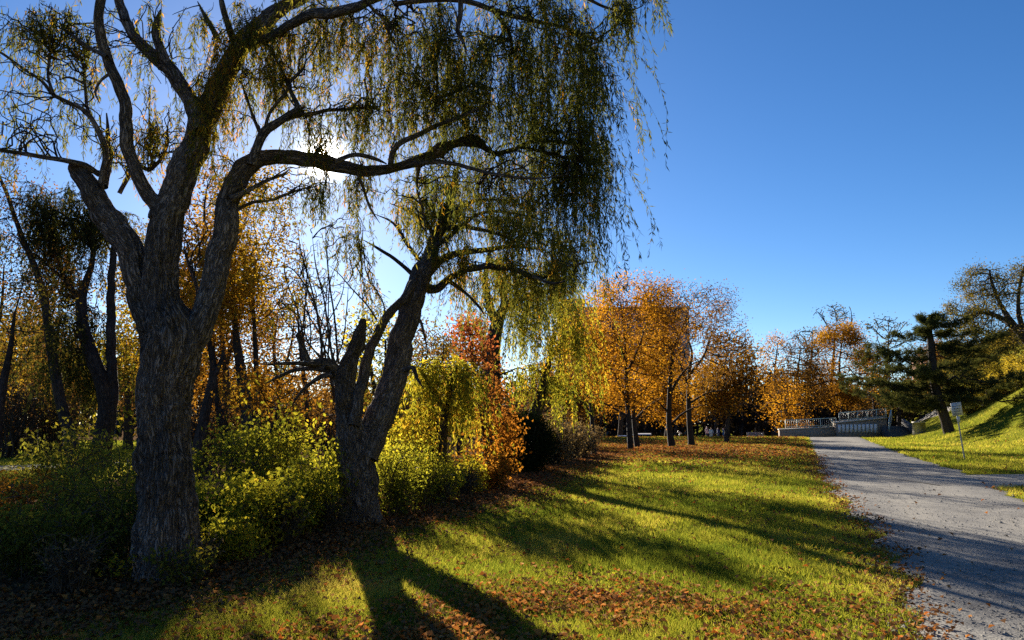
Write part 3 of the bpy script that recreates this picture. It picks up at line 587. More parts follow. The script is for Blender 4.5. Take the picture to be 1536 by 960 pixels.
L2 = [T([(532, 640, 20), (539, 605, 19), (544, 575, 18), (551, 548, 17), (562, 515, 15), (576, 485, 14), (592, 462, 13), (606, 446, 13), (618, 428, 12), (628, 410, 10)], 12.1, 12.5),
      T([(512, 575, 22), (498, 552, 20), (482, 545, 17), (462, 542, 12), (452, 520, 8), (447, 502, 7), (454, 494, 4)], D2, 12.0),
      T([(480, 545, 10), (455, 546, 7), (425, 545, 5), (392, 547, 3)], 12.1, 11.6),
      T([(490, 552, 12), (470, 552, 8), (440, 556, 6), (415, 566, 5), (398, 576, 3)], 12.1, 12.6),
      T([(500, 560, 9), (475, 568, 7), (450, 590, 5), (436, 612, 3)], 12.1, 12.6),
      T([(482, 540, 8), (482, 505, 7), (474, 465, 6), (462, 435, 5), (440, 405, 4), (418, 396, 2)], 12.2, 12.0),
      T([(484, 540, 7), (478, 480, 6), (469, 440, 5), (458, 400, 4), (450, 370, 3), (446, 330, 2)], 12.2, 12.6),
      T([(500, 545, 7), (492, 490, 6), (484, 440, 5), (474, 400, 4), (468, 350, 2)], 12.2, 12.0),
      T([(508, 545, 7), (502, 480, 6), (495, 430, 5), (490, 380, 4), (488, 340, 2)], 12.2, 12.5),
      T([(566, 480, 6), (548, 455, 5), (525, 430, 4), (508, 410, 3), (490, 396, 2)], 12.2, 11.9),
      T([(578, 480, 5), (575, 455, 4), (560, 430, 3), (535, 408, 2)], 12.3, 12.7),
      T([(638, 432, 16), (658, 430, 13), (672, 418, 11), (690, 408, 9), (712, 402, 7), (740, 400, 5), (780, 392, 3)], D2, 12.0),
      T([(640, 412, 14), (660, 390, 12), (690, 380, 10), (730, 375, 8), (770, 369, 6), (820, 375, 4)], D2, 13.2),
      T([(690, 404, 10), (730, 400, 10), (765, 404, 9), (805, 416, 8), (840, 404, 6), (870, 395, 4), (895, 392, 3)], 12.3, 11.5),
      T([(660, 345, 10), (690, 340, 7), (720, 345, 6), (745, 352, 4), (770, 362, 2)], 12.4, 12.8),
      T([(655, 360, 8), (640, 335, 6), (615, 318, 5), (585, 305, 3)], 12.4, 12.0),
      T([(628, 420, 8), (600, 395, 6), (570, 375, 5), (545, 360, 3)], 12.3, 11.8),
      T([(635, 400, 7), (610, 365, 6), (590, 335, 4), (560, 320, 2)], 12.3, 12.9),
      T([(660, 335, 8), (690, 310, 6), (720, 300, 5), (760, 300, 3)], 12.4, 11.9),
      T([(648, 372, 9), (680, 350, 7), (720, 320, 5), (770, 320, 4), (830, 335, 3)], 12.3, 13.0),
      T([(672, 420, 7), (700, 440, 5), (720, 462, 4), (728, 475, 2)], 12.2, 11.8),
      T([(610, 480, 6), (628, 478, 5), (636, 500, 4), (642, 525, 2)], 12.4, 12.0),
      T([(604, 555, 9), (618, 552, 7), (626, 568, 5), (635, 582, 4)], 12.3, 12.0),
      T([(800, 415, 5), (830, 425, 4), (858, 418, 3)], 11.8, 11.3)]
L2 = [[(a, b, c+(1.5 if i >= 11 and i < 22 else 0)+(1.2*k/len(q) if i == 0 else 0), w*(.5 if 5 <= i <= 10 else 1)) for k, (a, b, c, w) in enumerate(q)] for i, q in enumerate(L2)]
for i in range(16):
    x0 = rs.uniform(448, 520); y0 = np.interp(x0, [448, 482, 520], [515, 540, 550]); x1 = x0+rs.normal()*26-8; y1 = y0-rs.uniform(70, 200); dz = rs.normal()*.5
    L2.append([(x0, y0, 12.2, 2.6), (x0*.7+x1*.3+rs.normal()*7, y0*.7+y1*.3, 12.2+dz*.3, 2.1), (x0*.3+x1*.7+rs.normal()*8, y0*.3+y1*.7, 12.2+dz*.6, 1.6), (x1, y1, 12.2+dz, .7)])
limbs(tb, L2, 10, .12, 4, .08, skel)
# jagged splinters of the snapped stem
for (x0, y0, x1, y1, w) in ((531, 520, 545, 478, 11), (526, 535, 533, 492, 9), (537, 512, 540, 484, 8), (519, 560, 527, 510, 10)):
    limbs(tb, [T([(x0, y0, w), ((x0+x1)/2, (y0+y1)/2, w*.8), (x1, y1, 1)], D2-.05)], 6, .2, 9, .06)
limb = np.concatenate(skel)
for i in range(70):
    A = limb[rs.integers(0, len(limb))]; e = unit(rs.normal(size=3)+[0, 0, .3])*rs.uniform(.12, .45); tube(tb, *smooth_path(np.array([A, A+e*.35+rs.normal(size=3)*.03, A+e*.7+rs.normal(size=3)*.04, A+e]), np.array([.010, .007, .005, .002])*rs.uniform(.6, 1.3), .05), k=5)
tb.build("trunk", M['bark_willow'], root, True)
tw = Buf(); lb = Buf()
CL2 = [(660, 320, 12.6, 70, 40, 1.2, 9, 16, .6, 1.3, .4), (730, 330, 12.6, 80, 40, 1.3, 10, 16, .6, 1.4, .4), (800, 345, 12.8, 70, 40, 1.2, 9, 16, .7, 1.5, .38), (860, 365, 12.4, 40, 40, 1.0, 7, 16, .8, 1.5, .25),
 (720, 400, 12.2, 80, 30, 1.2, 8, 14, .6, 1.3, .5), (790, 410, 12.2, 70, 30, 1.1, 9, 16, .7, 1.4, .45), (850, 405, 11.8, 34, 24, .8, 6, 16, .6, 1.2, .3), (600, 320, 12.4, 60, 40, 1.1, 8, 9, .4, .9, .42),
 (560, 360, 12.3, 50, 40, 1.0, 7, 7, .4, .9, .45), (640, 380, 12.3, 50, 40, 1.0, 6, 8, .4, .9, .45), (560, 440, 12.3, 30, 30, .7, 4, 8, .3, .6, .6), (510, 350, 12.4, 40, 40, .8, 8, 3, .3, .7, .45),
 (455, 400, 12.2, 40, 60, .8, 8, 2, .3, .6, .5), (430, 470, 12.2, 40, 40, .8, 8, 1, .3, .6, .5), (420, 545, 12.2, 30, 30, .8, 8, 1, .2, .5, .5), (480, 440, 12.2, 40, 60, .8, 9, 1, .2, .5, .5), (690, 270, 12.8, 70, 30, 1.2, 8, 14, .6, 1.2, .4),
 (640, 270, 12.6, 50, 30, 1.0, 6, 10, .4, .9, .42), (780, 290, 13, 80, 30, 1.2, 8, 14, .6, 1.2, .38)]
CL2 = [(q[0], q[1], q[2]+(1.5 if q[0] > 560 else 0))+q[3:] for q in CL2]
willow_clusters(limb, CL2, rs, tw, lb, leafden=28, ll=.095, lw=.0155, tr=.0025, brs=.011, dens=1.35)
tw.build("branches", M['bark_dark'], root, True); lb.build("crown", M['willow'], root)

# --- further willows
def willow(name, label, trunks, CLs, seed, mat, leafden=16, ll=.14, lw=.03, tr=.004, group=None, bark='bark_dark', brs=.025, dens=1.2):
    rs = np.random.default_rng(seed); p0 = P(*trunks[0][0][:3]); base = np.array([p0[0], p0[1], float(H(p0[0], p0[1]))])
    root = thing(name, label, "tree", base, group); tb = Buf(); skel = []
    t0 = trunks[0]; p, r = traced(t0); p = np.concatenate([[base-[0, 0, .15]], p]); r = np.concatenate([[r[0]*1.25], r])
    sp, sr = smooth_path(p, r, .12); tube(tb, sp, sr, 14, .15, 2.5); skel.append(sp[len(sp)//3:])
    limbs(tb, trunks[1:], 8, .1, 3, .15, skel); limb = np.concatenate(skel)
    tb.build("trunk", M[bark], root, True); tw = Buf(); lb = Buf()
    willow_clusters(limb, CLs, rs, tw, lb, 1.6, leafden, ll, lw, tr, brs, dens)
    tw.build("branches", M[bark], root, True); lb.build("crown", M[mat], root); return root
willow("willow_tree", "tall yellow green willow hanging behind the red topped tree", [T([(736, 690, 34), (738, 620, 30), (738, 560, 28), (739, 520, 24), (748, 480, 18), (757, 455, 13), (752, 430, 9), (745, 390, 6)], 25), T([(744, 495, 14), (732, 450, 11), (728, 415, 8), (735, 370, 5)], 25, 24.5), T([(755, 460, 10), (780, 450, 8), (815, 440, 6), (850, 435, 4)], 25, 24), T([(790, 665, 22), (802, 620, 20), (814, 580, 16), (822, 545, 9), (830, 500, 5)], 26)],
  [(695, 440, 25, 40, 30, 1.6, 5, 5, 1.0, 2.0, .3), (770, 420, 25, 60, 34, 2, 9, 12, 1.5, 3.0, .4), (830, 440, 25, 44, 34, 1.8, 10, 14, 1.8, 3.6, .4), (800, 480, 24.5, 50, 30, 1.6, 8, 14, 1.5, 3.2, .35), (850, 500, 25, 26, 30, 1.2, 6, 14, 1.5, 3.0, .45), (745, 390, 25, 50, 34, 2, 6, 7, 1, 2.0, .35), (800, 560, 25, 36, 30, 1.2, 6, 12, 1, 2, .15), (840, 580, 26, 26, 30, 1.2, 6, 12, 1, 2, .2)], 21, 'willow_yellow')
willow("willow_tree", "low weeping willow with bright yellow green curtains right of the forked trunk", [T([(668, 735, 16), (664, 680, 14), (668, 620, 12), (676, 575, 9), (684, 550, 6)], 17.5), T([(666, 610, 8), (640, 570, 6), (622, 545, 4)], 17.5, 17)],
  [(625, 560, 17.2, 40, 26, .9, 9, 14, .8, 1.7, .45), (675, 545, 17.4, 36, 22, .9, 9, 14, .9, 1.9, .45), (712, 560, 17.3, 32, 26, .8, 10, 16, 1.0, 2.0, .35), (650, 610, 17.2, 50, 26, .9, 7, 12, .8, 1.5, .5), (700, 620, 17.2, 36, 26, .8, 6, 12, .7, 1.4, .55), (620, 630, 17, 30, 26, .7, 5, 10, .6, 1.2, .7)], 22, 'willow_yellow', leafden=15, ll=.125, lw=.026, tr=.002, brs=.014, dens=.9)
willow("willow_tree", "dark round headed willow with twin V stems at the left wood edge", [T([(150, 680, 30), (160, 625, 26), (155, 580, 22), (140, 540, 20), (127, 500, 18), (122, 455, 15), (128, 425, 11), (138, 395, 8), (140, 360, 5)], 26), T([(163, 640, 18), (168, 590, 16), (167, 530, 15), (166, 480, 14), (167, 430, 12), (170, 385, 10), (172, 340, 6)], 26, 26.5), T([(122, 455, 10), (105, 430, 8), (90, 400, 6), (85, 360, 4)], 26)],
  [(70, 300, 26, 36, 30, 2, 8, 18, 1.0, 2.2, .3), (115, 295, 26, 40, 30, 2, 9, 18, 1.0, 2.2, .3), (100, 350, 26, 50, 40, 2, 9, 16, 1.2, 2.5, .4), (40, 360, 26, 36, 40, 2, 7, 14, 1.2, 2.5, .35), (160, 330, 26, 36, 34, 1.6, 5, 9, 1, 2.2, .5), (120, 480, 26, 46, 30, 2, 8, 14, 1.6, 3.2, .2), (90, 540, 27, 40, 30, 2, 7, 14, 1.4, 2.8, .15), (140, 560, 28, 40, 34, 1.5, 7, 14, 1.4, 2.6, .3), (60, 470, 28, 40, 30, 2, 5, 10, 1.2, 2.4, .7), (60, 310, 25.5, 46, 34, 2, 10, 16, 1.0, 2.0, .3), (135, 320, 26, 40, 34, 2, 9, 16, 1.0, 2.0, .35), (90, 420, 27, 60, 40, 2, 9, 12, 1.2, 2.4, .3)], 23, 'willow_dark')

# --- leaning trunks and mixed trees of the wood on the left
sc_tree("leaning_tree", "slim dark trunk leaning left out of the far left wood", "tree", [T([(112, 698, 24), (104, 650, 20), (93, 610, 18), (84, 565, 17), (76, 520, 17), (71, 478, 16), (65, 440, 15), (52, 400, 14), (36, 362, 13), (22, 325, 11), (10, 290, 10), (-8, 250, 8)], 25)],
  [(10, 300, 25, 60, 90, 2.5), (60, 420, 25, 60, 60, 2)], 200, .5, ('brown', 9, .11, .22), seed=31)
sc_tree("bare_tree", "bare dark tree with fanning branches at the far left edge", "tree", [T([(-12, 700, 22), (-2, 620, 18), (8, 560, 15), (16, 520, 12), (22, 470, 8)], 20)],
  [(30, 470, 20, 60, 80, 2), (60, 520, 20, 40, 40, 1.5)], 180, .45, ('olive', 5, .09, .2), seed=32)
sc_tree("slender_tree", "slender dark tree close behind the great trunk on its right", "tree", [T([(293, 700, 22), (302, 650, 20), (312, 600, 18), (320, 565, 18), (318, 535, 15), (312, 500, 12), (310, 460, 8)], 21), T([(318, 570, 12), (330, 545, 9), (336, 525, 6)], 21)],
  [(320, 420, 21, 60, 90, 2), (290, 480, 21, 40, 60, 1.5)], 220, .4, ('orange', 9, .11, .22), seed=33)
sc_tree("oak_tree", "golden brown leaved tree behind the arching limb, trunk slanting left", "tree", [T([(352, 705, 24), (342, 665, 21), (333, 630, 18), (326, 600, 15), (322, 560, 10)], 24)],
  [(310, 300, 25, 60, 60, 2.2), (290, 390, 24, 50, 70, 2), (350, 480, 24, 60, 60, 2)], 340, .45, ('orange', 16, .11, .25), seed=34)
sc_tree("oak_tree", "tall golden oak with twin stems in the gap between the two willow trunks", "tree", [T([(382, 705, 30), (376, 660, 26), (370, 610, 24), (362, 560, 20), (356, 520, 17), (352, 480, 13), (350, 430, 9), (352, 380, 6)], 22), T([(384, 690, 12), (386, 620, 11), (385, 560, 10), (382, 500, 9), (380, 450, 7), (385, 390, 5)], 22, 22.5)],
  [(390, 340, 22, 56, 70, 2.2), (360, 430, 22, 60, 70, 2.2), (420, 420, 22, 40, 70, 1.8), (410, 280, 22, 30, 40, 1.5)], 520, .4, ('olive_gold', 14, .10, .22), seed=35)
sc_tree("young_maple", "low young maple with orange leaves left of the forked trunk", "tree", [T([(395, 720, 12), (402, 670, 10), (412, 630, 8), (420, 600, 6)], 18)],
  [(400, 590, 18, 60, 36, 1.4), (450, 600, 18, 40, 40, 1.2), (360, 570, 18, 30, 36, 1.2)], 220, .28, ('orange', 7, .09, .14), seed=36)
sc_tree("twiggy_tree", "thinly leaved twiggy tree against pale sky left of the snapped stem", "tree", [T([(470, 700, 14), (466, 640, 12), (458, 580, 10), (450, 520, 7), (446, 460, 5)], 27)],
  [(450, 480, 27, 60, 90, 2.4), (420, 520, 27, 50, 60, 2)], 420, .4, ('brown', 3, .10, .2), seed=37)
sc_tree("red_topped_tree", "slim tree with scarlet top fading down to orange by the dark yew", "tree", [T([(735, 735, 12), (730, 680, 10), (722, 620, 9), (712, 560, 7), (704, 510, 4)], 20)],
  [(702, 505, 20, 30, 36, .7), (718, 560, 20, 36, 40, .9), (735, 610, 20, 36, 40, 1.0), (742, 665, 20, 44, 44, 1.1), (720, 705, 20, 40, 30, 1.0)], 420, .28, ('redtop', 10, .115, .16), seed=38, hv=(float(P(700, 700, 20)[2]), float(P(700, 475, 20)[2])))
sc_tree("yellow_tree", "sunlit yellow tree far behind, just left of the great trunk", "tree", [T([(192, 690, 16), (192, 620, 13), (190, 560, 9), (188, 510, 5)], 42)],
  [(195, 570, 42, 40, 90, 3), (215, 500, 42, 36, 60, 3)], 240, .7, ('willow_yellow', 7, .26, .45), seed=39)
sc_tree("yellow_tree", "golden brown tree behind bare branches at the far left", "tree", [T([(48, 690, 16), (50, 620, 13), (52, 570, 9), (50, 530, 5)], 44)],
  [(40, 520, 44, 60, 60, 3.5), (70, 560, 44, 30, 60, 2.5)], 240, .7, ('olive_gold', 7, .22, .45), seed=40)
sc_tree("yellow_tree", "pale yellow tree showing through the fork of the second willow", "tree", [T([(585, 700, 16), (583, 640, 13), (580, 570, 9), (578, 510, 5)], 30)],
  [(575, 560, 30, 50, 70, 2.5), (610, 600, 30, 40, 60, 2), (560, 500, 30, 40, 40, 2)], 300, .55, ('willow_yellow', 5, .18, .3), seed=41)
for i, (px, top, d, rx, mat, lab) in enumerate([(20, 470, 60, 80, 'brown', "brown tree standing deep in the wood at the left edge"), (110, 490, 66, 70, 'olive', "olive tree deep in the wood behind the V stems"), (235, 400, 55, 70, 'brown', "tall rusty tree rising behind the great willow trunk"), (300, 450, 60, 60, 'orange', "orange tree deep in the wood beside the great trunk"),
      (400, 560, 62, 70, 'brown', "low brown tree deep in the gap between the two willows"), (500, 540, 70, 60, 'orange', "rust tree far behind the pollard shoots"), (570, 560, 64, 60, 'olive', "olive tree far behind the forked willow"), (650, 500, 60, 60, 'olive', "olive brown tree far behind the low weeping willow"), (700, 470, 70, 50, 'brown', "grey brown tree far behind the scarlet top"), (840, 540, 70, 60, 'brown', "brown tree at the wood edge left of the golden maples")]):
    hgt = 690-top
    sc_tree("woodland_tree", lab, "tree", [T([(px, 660, 14), (px+4, 660-hgt*.3, 11), (px-3, 660-hgt*.55, 8), (px, top+hgt*.25, 4)], d)],
      [(px, top+hgt*.32, d, rx, hgt*.32, rx*d/F), (px-rx*.4, top+hgt*.55, d, rx*.6, hgt*.25, rx*d/F*.7), (px+rx*.4, top+hgt*.6, d, rx*.6, hgt*.25, rx*d/F*.7)], 260, .8, (mat, 16, .24, .5), seed=60+i, up=.2, k=6, tip=.014)

for i, (px, d, top, rx, w, mat, lab) in enumerate([(-30, 33, 330, 60, 20, 'olive', "tall olive tree at the left edge behind the fanning bare one"), (88, 38, 400, 50, 14, 'brown', "rust brown tree behind the leaning trunk"), (215, 34, 330, 46, 16, 'olive_gold', "tall golden brown tree rising just left behind the great trunk"), (268, 30, 420, 40, 12, 'orange', "orange tree peeping out on the right side of the great trunk"), (335, 33, 300, 54, 16, 'olive_gold', "tall golden brown tree behind the slanting oak"), (415, 36, 400, 46, 12, 'orange', "slim orange tree between the twin stemmed oak and the twiggy tree"), (500, 38, 470, 44, 12, 'brown', "brown tree behind the pollard head"),
      (560, 36, 440, 40, 12, 'olive', "olive tree behind the snapped stem"), (640, 38, 470, 44, 12, 'brown', "brown tree left behind the scarlet top"), (690, 36, 470, 40, 12, 'olive_gold', "golden brown tree right behind the scarlet top"), (815, 40, 520, 40, 12, 'brown', "brown tree low behind the yellow willow curtain")]):
    hgt = 690-top
    sc_tree("woodland_tree", lab, "tree", [T([(px, 670, w), (px+5, 670-hgt*.25, w*.85), (px-4, 670-hgt*.5, w*.65), (px+2, top+hgt*.25, w*.4)], d), T([(px+3, 670-hgt*.3, w*.5), (px+rx*.5, 670-hgt*.55, w*.35), (px+rx*.6, 670-hgt*.75, w*.2)], d)],
      [(px, top+hgt*.25, d, rx, hgt*.25, rx*d/F), (px-rx*.4, top+hgt*.5, d, rx*.6, hgt*.25, rx*d/F*.7), (px+rx*.4, top+hgt*.55, d, rx*.6, hgt*.25, rx*d/F*.7)], 300, .6, (mat, 15 if px < 420 else 10, .15, .35), seed=130+i, up=.2, k=7, tip=.012)
# --- row of golden maples
MG = "golden maples standing in a loose row on the leaf strewn lawn"
sc_tree("maple_tree", "smallest thin maple at the left end of the row by the brush", "tree", [T([(891, 682, 9), (889, 650, 7.5), (887, 615, 6.5), (880, 585, 5), (872, 555, 4), (866, 520, 3)], 35), T([(887, 625, 4), (876, 605, 3.5), (860, 588, 3), (846, 575, 2)], 35)],
  [(868, 540, 35, 36, 60, 1.6), (846, 575, 35, 26, 24, 1.2), (890, 560, 35, 24, 50, 1.2), (880, 480, 35, 26, 40, 1.2)], 300, .42, ('gold', 7, .12, .22), seed=71, group=MG, up=.32, bark='bark_maple')
sc_tree("maple_tree", "largest golden maple whose domed crown tops the row", "tree", [T([(946, 673, 9.5), (944, 640, 8.5), (941, 600, 8), (939, 560, 7), (938, 520, 5.5), (934, 480, 4), (930, 450, 3)], 42), T([(941, 605, 5), (928, 575, 4.5), (912, 545, 4), (896, 520, 3), (884, 500, 2)], 42, 41), T([(939, 562, 5), (952, 535, 4.5), (964, 505, 4), (972, 470, 3), (976, 445, 2)], 42), T([(938, 540, 4.5), (926, 508, 4), (912, 478, 3), (904, 455, 2)], 42, 43), T([(942, 625, 4), (920, 612, 3.5), (895, 600, 3), (872, 590, 2)], 42, 43)],
  [(950, 445, 42, 60, 38, 2.6), (990, 455, 43, 40, 34, 2.4), (925, 500, 42, 60, 50, 2.6), (965, 520, 42, 50, 60, 2.6), (895, 545, 42, 46, 46, 2.2), (950, 570, 42, 50, 34, 2.2), (868, 510, 42, 32, 50, 2.0)], 760, .45, ('gold', 11, .13, .28), seed=72, group=MG, up=.32, bark='bark_maple')
sc_tree("maple_tree", "slim maple trunk close on the right of the largest maple", "tree", [T([(956, 670, 9), (952, 640, 8), (950, 610, 7), (952, 570, 6), (960, 535, 4.5), (968, 500, 3)], 45), T([(951, 600, 4), (970, 575, 3.5), (985, 545, 3), (998, 520, 2)], 45), T([(952, 630, 3.5), (972, 610, 3), (990, 598, 2)], 45, 46)],
  [(985, 470, 45, 40, 50, 2.4), (985, 530, 45, 50, 50, 2.4), (930, 595, 45, 60, 20, 2.4)], 420, .48, ('gold', 11, .13, .28), seed=73, group=MG, up=.32, bark='bark_maple')
sc_tree("maple_tree", "forked maple with brown top second from the right in the row", "tree", [T([(1008, 669, 11), (1004, 640, 9), (1004, 600, 8), (1006, 560, 7.5), (1008, 525, 6.5), (1000, 495, 4.5), (990, 465, 3.5), (985, 440, 2.5)], 46), T([(1008, 528, 5), (1018, 505, 4), (1028, 480, 3), (1036, 455, 2)], 46), T([(1005, 590, 5), (1020, 565, 4.5), (1036, 548, 3.5), (1052, 540, 2)], 46), T([(1004, 640, 4.5), (1022, 622, 4), (1040, 612, 3), (1060, 606, 2)], 46, 45), T([(1004, 620, 4), (988, 604, 3), (975, 595, 2)], 46)],
  [(1005, 455, 46, 44, 36, 2.4), (1036, 468, 46, 44, 44, 2.4), (1000, 535, 46, 40, 40, 2.2), (1034, 560, 46, 36, 36, 2.2)], 640, .48, ('orange', 10, .13, .28), seed=74, group=MG, up=.32, bark='bark_maple')
sc_tree("maple_tree", "half bare maple at the right end of the row with thinning top", "tree", [T([(1037, 663, 11), (1034, 630, 9), (1033, 590, 8), (1034, 555, 7), (1038, 530, 6), (1030, 500, 4), (1028, 470, 3)], 50), T([(1036, 560, 5), (1055, 535, 4), (1064, 510, 3), (1072, 490, 2)], 50), T([(1033, 580, 5), (1020, 545, 4), (1016, 515, 3), (1014, 490, 2)], 50), T([(1034, 605, 4), (1060, 590, 3), (1085, 585, 2)], 50, 49)],
  [(1056, 462, 50, 50, 36, 2.8), (1085, 510, 50, 40, 44, 2.4), (1045, 480, 50, 40, 44, 2.4), (1076, 556, 50, 40, 26, 2.2)], 560, .48, ('brown', 8, .12, .28), seed=75, group=MG, up=.32, bark='bark_maple')
# --- trees beyond the crest, and on the right bank
for i, (px, py0, d, top, rx, mat, per, lab) in enumerate([
   (1090, 659, 57, 500, 52, 'orange', 8, "orange tree standing on the lawn right behind the half bare maple"),
   (1165, 660, 96, 500, 34, 'gold', 6, "gold and brown tree left of the orange one above the stone wall"), (1200, 655, 92, 500, 40, 'brown', 6, "brown speckled tree directly behind the stone wall railing"),
   (1262, 655, 94, 486, 54, 'orange', 10, "broad orange tree behind the raised railing"), (1180, 655, 86, 575, 40, 'gold', 7, "low yellow tree at the end of the stone wall"),
   (1310, 650, 98, 520, 40, 'brown', 6, "dull brown tree between the orange tree and the pine"), (870, 665, 76, 560, 44, 'orange', 6, "pinkish orange tree low behind the smallest maple"), (1000, 665, 80, 540, 60, 'gold', 7, "golden tree filling the gap behind the maple trunks"), (930, 665, 78, 470, 60, 'gold', 6, "yellow tree behind the largest maple crown")]):
    b0 = P(px, py0, d); hgt = py0-top
    sc_tree("autumn_tree", lab, "tree", [T([(px, py0-4, 9), (px+2, py0-hgt*.3, 7), (px-3, py0-hgt*.6, 5), (px+1, py0-hgt*.85, 3)], d)],
      [(px, top+hgt*.22, d, rx*.75, hgt*.22, rx*d/F*.8), (px-rx*.35, top+hgt*.5, d, rx*.7, hgt*.25, rx*d/F*.8), (px+rx*.35, top+hgt*.5, d, rx*.7, hgt*.25, rx*d/F*.8)]+([(px, top+hgt*.75, d, rx*.9, hgt*.16, rx*d/F*.8)] if top > 570 else []), 420, .75*min(1, d/85), (mat, per*2.4, .21, .45), seed=80+i, up=.25, k=6, tip=.014)
for i, (px, py0, d, top, rx, lab) in enumerate([(1250, 600, 120, 452, 34, "tall sparse flat topped tree poking above the orange tree"), (1330, 600, 115, 472, 36, "tall sparse tree between the orange tree and the pine top"), (1215, 600, 120, 490, 30, "thin bare topped tree behind the brown speckled tree"), (1125, 640, 120, 515, 30, "grey bare tree far off between the two wooded groups")]):
    hgt = py0-top
    sc_tree("sparse_tree", lab, "tree", [T([(px-4, py0, 8), (px, py0-hgt*.4, 6), (px+3, py0-hgt*.7, 4)], d)], [(px, top+hgt*.12, d, rx, hgt*.10, rx*d/F*.8), (px+rx*.3, top+hgt*.3, d, rx*.8, hgt*.12, rx*d/F*.7)], 220, .8, ('olive', 2.5, .3, .35), seed=95+i, k=6, tip=.02)
sc_tree("spreading_tree", "large spreading half bare tree on the bank at the right edge", "tree", [T([(1600, 600, 34), (1580, 560, 24), (1560, 530, 20), (1535, 505, 16), (1515, 480, 12), (1500, 455, 9), (1488, 425, 8), (1484, 405, 5)], 66), T([(1550, 520, 12), (1530, 480, 9), (1528, 440, 7), (1536, 400, 6)], 66), T([(1515, 485, 10), (1490, 472, 8), (1465, 470, 6), (1440, 480, 4)], 66, 64), T([(1580, 555, 16), (1590, 500, 12), (1585, 440, 8), (1590, 400, 8)], 66)],
  [(1480, 425, 66, 44, 30, 3), (1450, 480, 65, 50, 40, 3), (1520, 440, 66, 40, 40, 3), (1560, 430, 66, 50, 50, 3), (1500, 510, 65, 60, 40, 3), (1540, 520, 65, 50, 40, 3)], 800, .55, ('olive', 15, .15, .3), seed=101, tip=.011)
for i, (px, py, d, rx, ry, mat, lab) in enumerate([(1480, 560, 84, 60, 40, 'olive', "olive bushy tree on the bank below the spreading tree"), (1410, 560, 96, 50, 50, 'brown', "brown tree on the bank behind the pine trunk"), (1350, 590, 100, 46, 40, 'olive', "dark olive tree on the bank left of the pine trunk"), (1550, 545, 74, 50, 40, 'olive', "olive tree at the right edge above the yellow shrubs")]):
    g = P(px, py+ry, d); 
    sc_tree("bank_tree", lab, "tree", [T([(px, py+ry*.9, 10), (px+2, py+ry*.3, 8), (px, py-ry*.3, 4)], d)], [(px, py, d, rx, ry, rx*d/F*.8)], 260, .8, (mat, 16, .24, .5), seed=110+i, k=6, tip=.014)

# --- the leaning pine
def pine():
    rs = np.random.default_rng(5); b = G(1425, 649); d = b[1]
    root = thing("pine_tree", "dark leaning pine with wide level boughs behind the park sign", "tree", b)
    tb = Buf(); p, r = traced(T([(1425, 652, 17), (1419, 632, 15), (1410, 605, 14), (1403, 580, 13), (1399, 550, 12), (1397, 520, 11), (1394, 495, 7), (1391, 476, 3)], d))
    sp, sr = smooth_path(p, r, .15); tube(tb, sp, sr, 14, .1, 2); tb.build("trunk", M['bark_dark'], root, True)
    bb = Buf(); nb = Buf(); tips = []
    spec = [(-1, 600, 95), (1, 596, 150), (-1, 575, 125), (1, 582, 110), (-1, 590, 110), (1, 566, 130), (-1, 556, 110), (1, 548, 110), (-1, 540, 100), (1, 532, 90), (-1, 525, 75), (1, 518, 80), (-1, 508, 55), (1, 503, 60), (-1, 493, 36), (1, 489, 44), (1, 480, 18), (-1, 481, 18), (-1, 610, 70), (1, 606, 60), (-1, 565, 80), (-1, 582, 60)]
    spec = [(a, b, c*1.2) for a, b, c in spec]; spec = spec+[(s*rs.choice([-1, 1]), y+rs.uniform(-6, 6), l*rs.uniform(.3, .75)) for s, y, l in spec]
    for s, y, L in spec:
        j = int(np.argmin(np.abs(sp[:, 2]-P(1400, y, d)[2]))); A = sp[j]; Lm = L*d/F; az = rs.normal()*.55 if L > 60 else rs.uniform(-1.4, 1.4)
        dr = np.array([s*math.cos(az), math.sin(az), 0]); n = int(8+Lm*2.2); t = np.linspace(0, 1, n)
        q = A+dr[None]*(t*Lm)[:, None]; q[:, 2] += -.05*Lm*np.sin(t*np.pi)+.04*Lm*t*t; q[1:] += rs.normal(size=(n-1, 3))*.02*Lm
        tube(bb, q, np.linspace(.028+.008*Lm, .01, n), 5, cap=False)
        for k in range(2, n):
            for m in range(int(rs.integers(3, 6))):
                sd = 1 if rs.random() < .5 else -1; l2 = rs.uniform(.25, .9)*min(1, Lm/3)*(1.15-t[k]*.5)
                e = q[k]+unit(dr*.7+np.cross(dr, (0, 0, 1))*sd*rs.uniform(.4, 1.1))*l2+[0, 0, rs.uniform(-.25, .5)]
                tube(bb, np.array([q[k], (q[k]+e)/2+[0, 0, .02], e]), np.array([.012, .009, .005]), 3, cap=False)
                for f in (.45, .75, 1.0): tips.append(q[k]+(e-q[k])*f)
    tips = np.array(tips); cnt = 9; idx = np.repeat(np.arange(len(tips)), cnt); m = len(idx)
    dd = rs.normal(size=(m, 3))*[1, 1, .55]+[0, 0, .35]; v = np.clip(.4+rs.normal(size=len(tips))*.2, 0, 1)[idx]
    leaves(nb, tips[idx]+rs.normal(size=(m, 3))*.05, dd, 0.28*rs.uniform(.7, 1.2, m), .05, v, 0, rs=rs)
    bb.build("branches", M['bark_dark'], root, True); nb.build("crown", M['needle'], root)
pine()

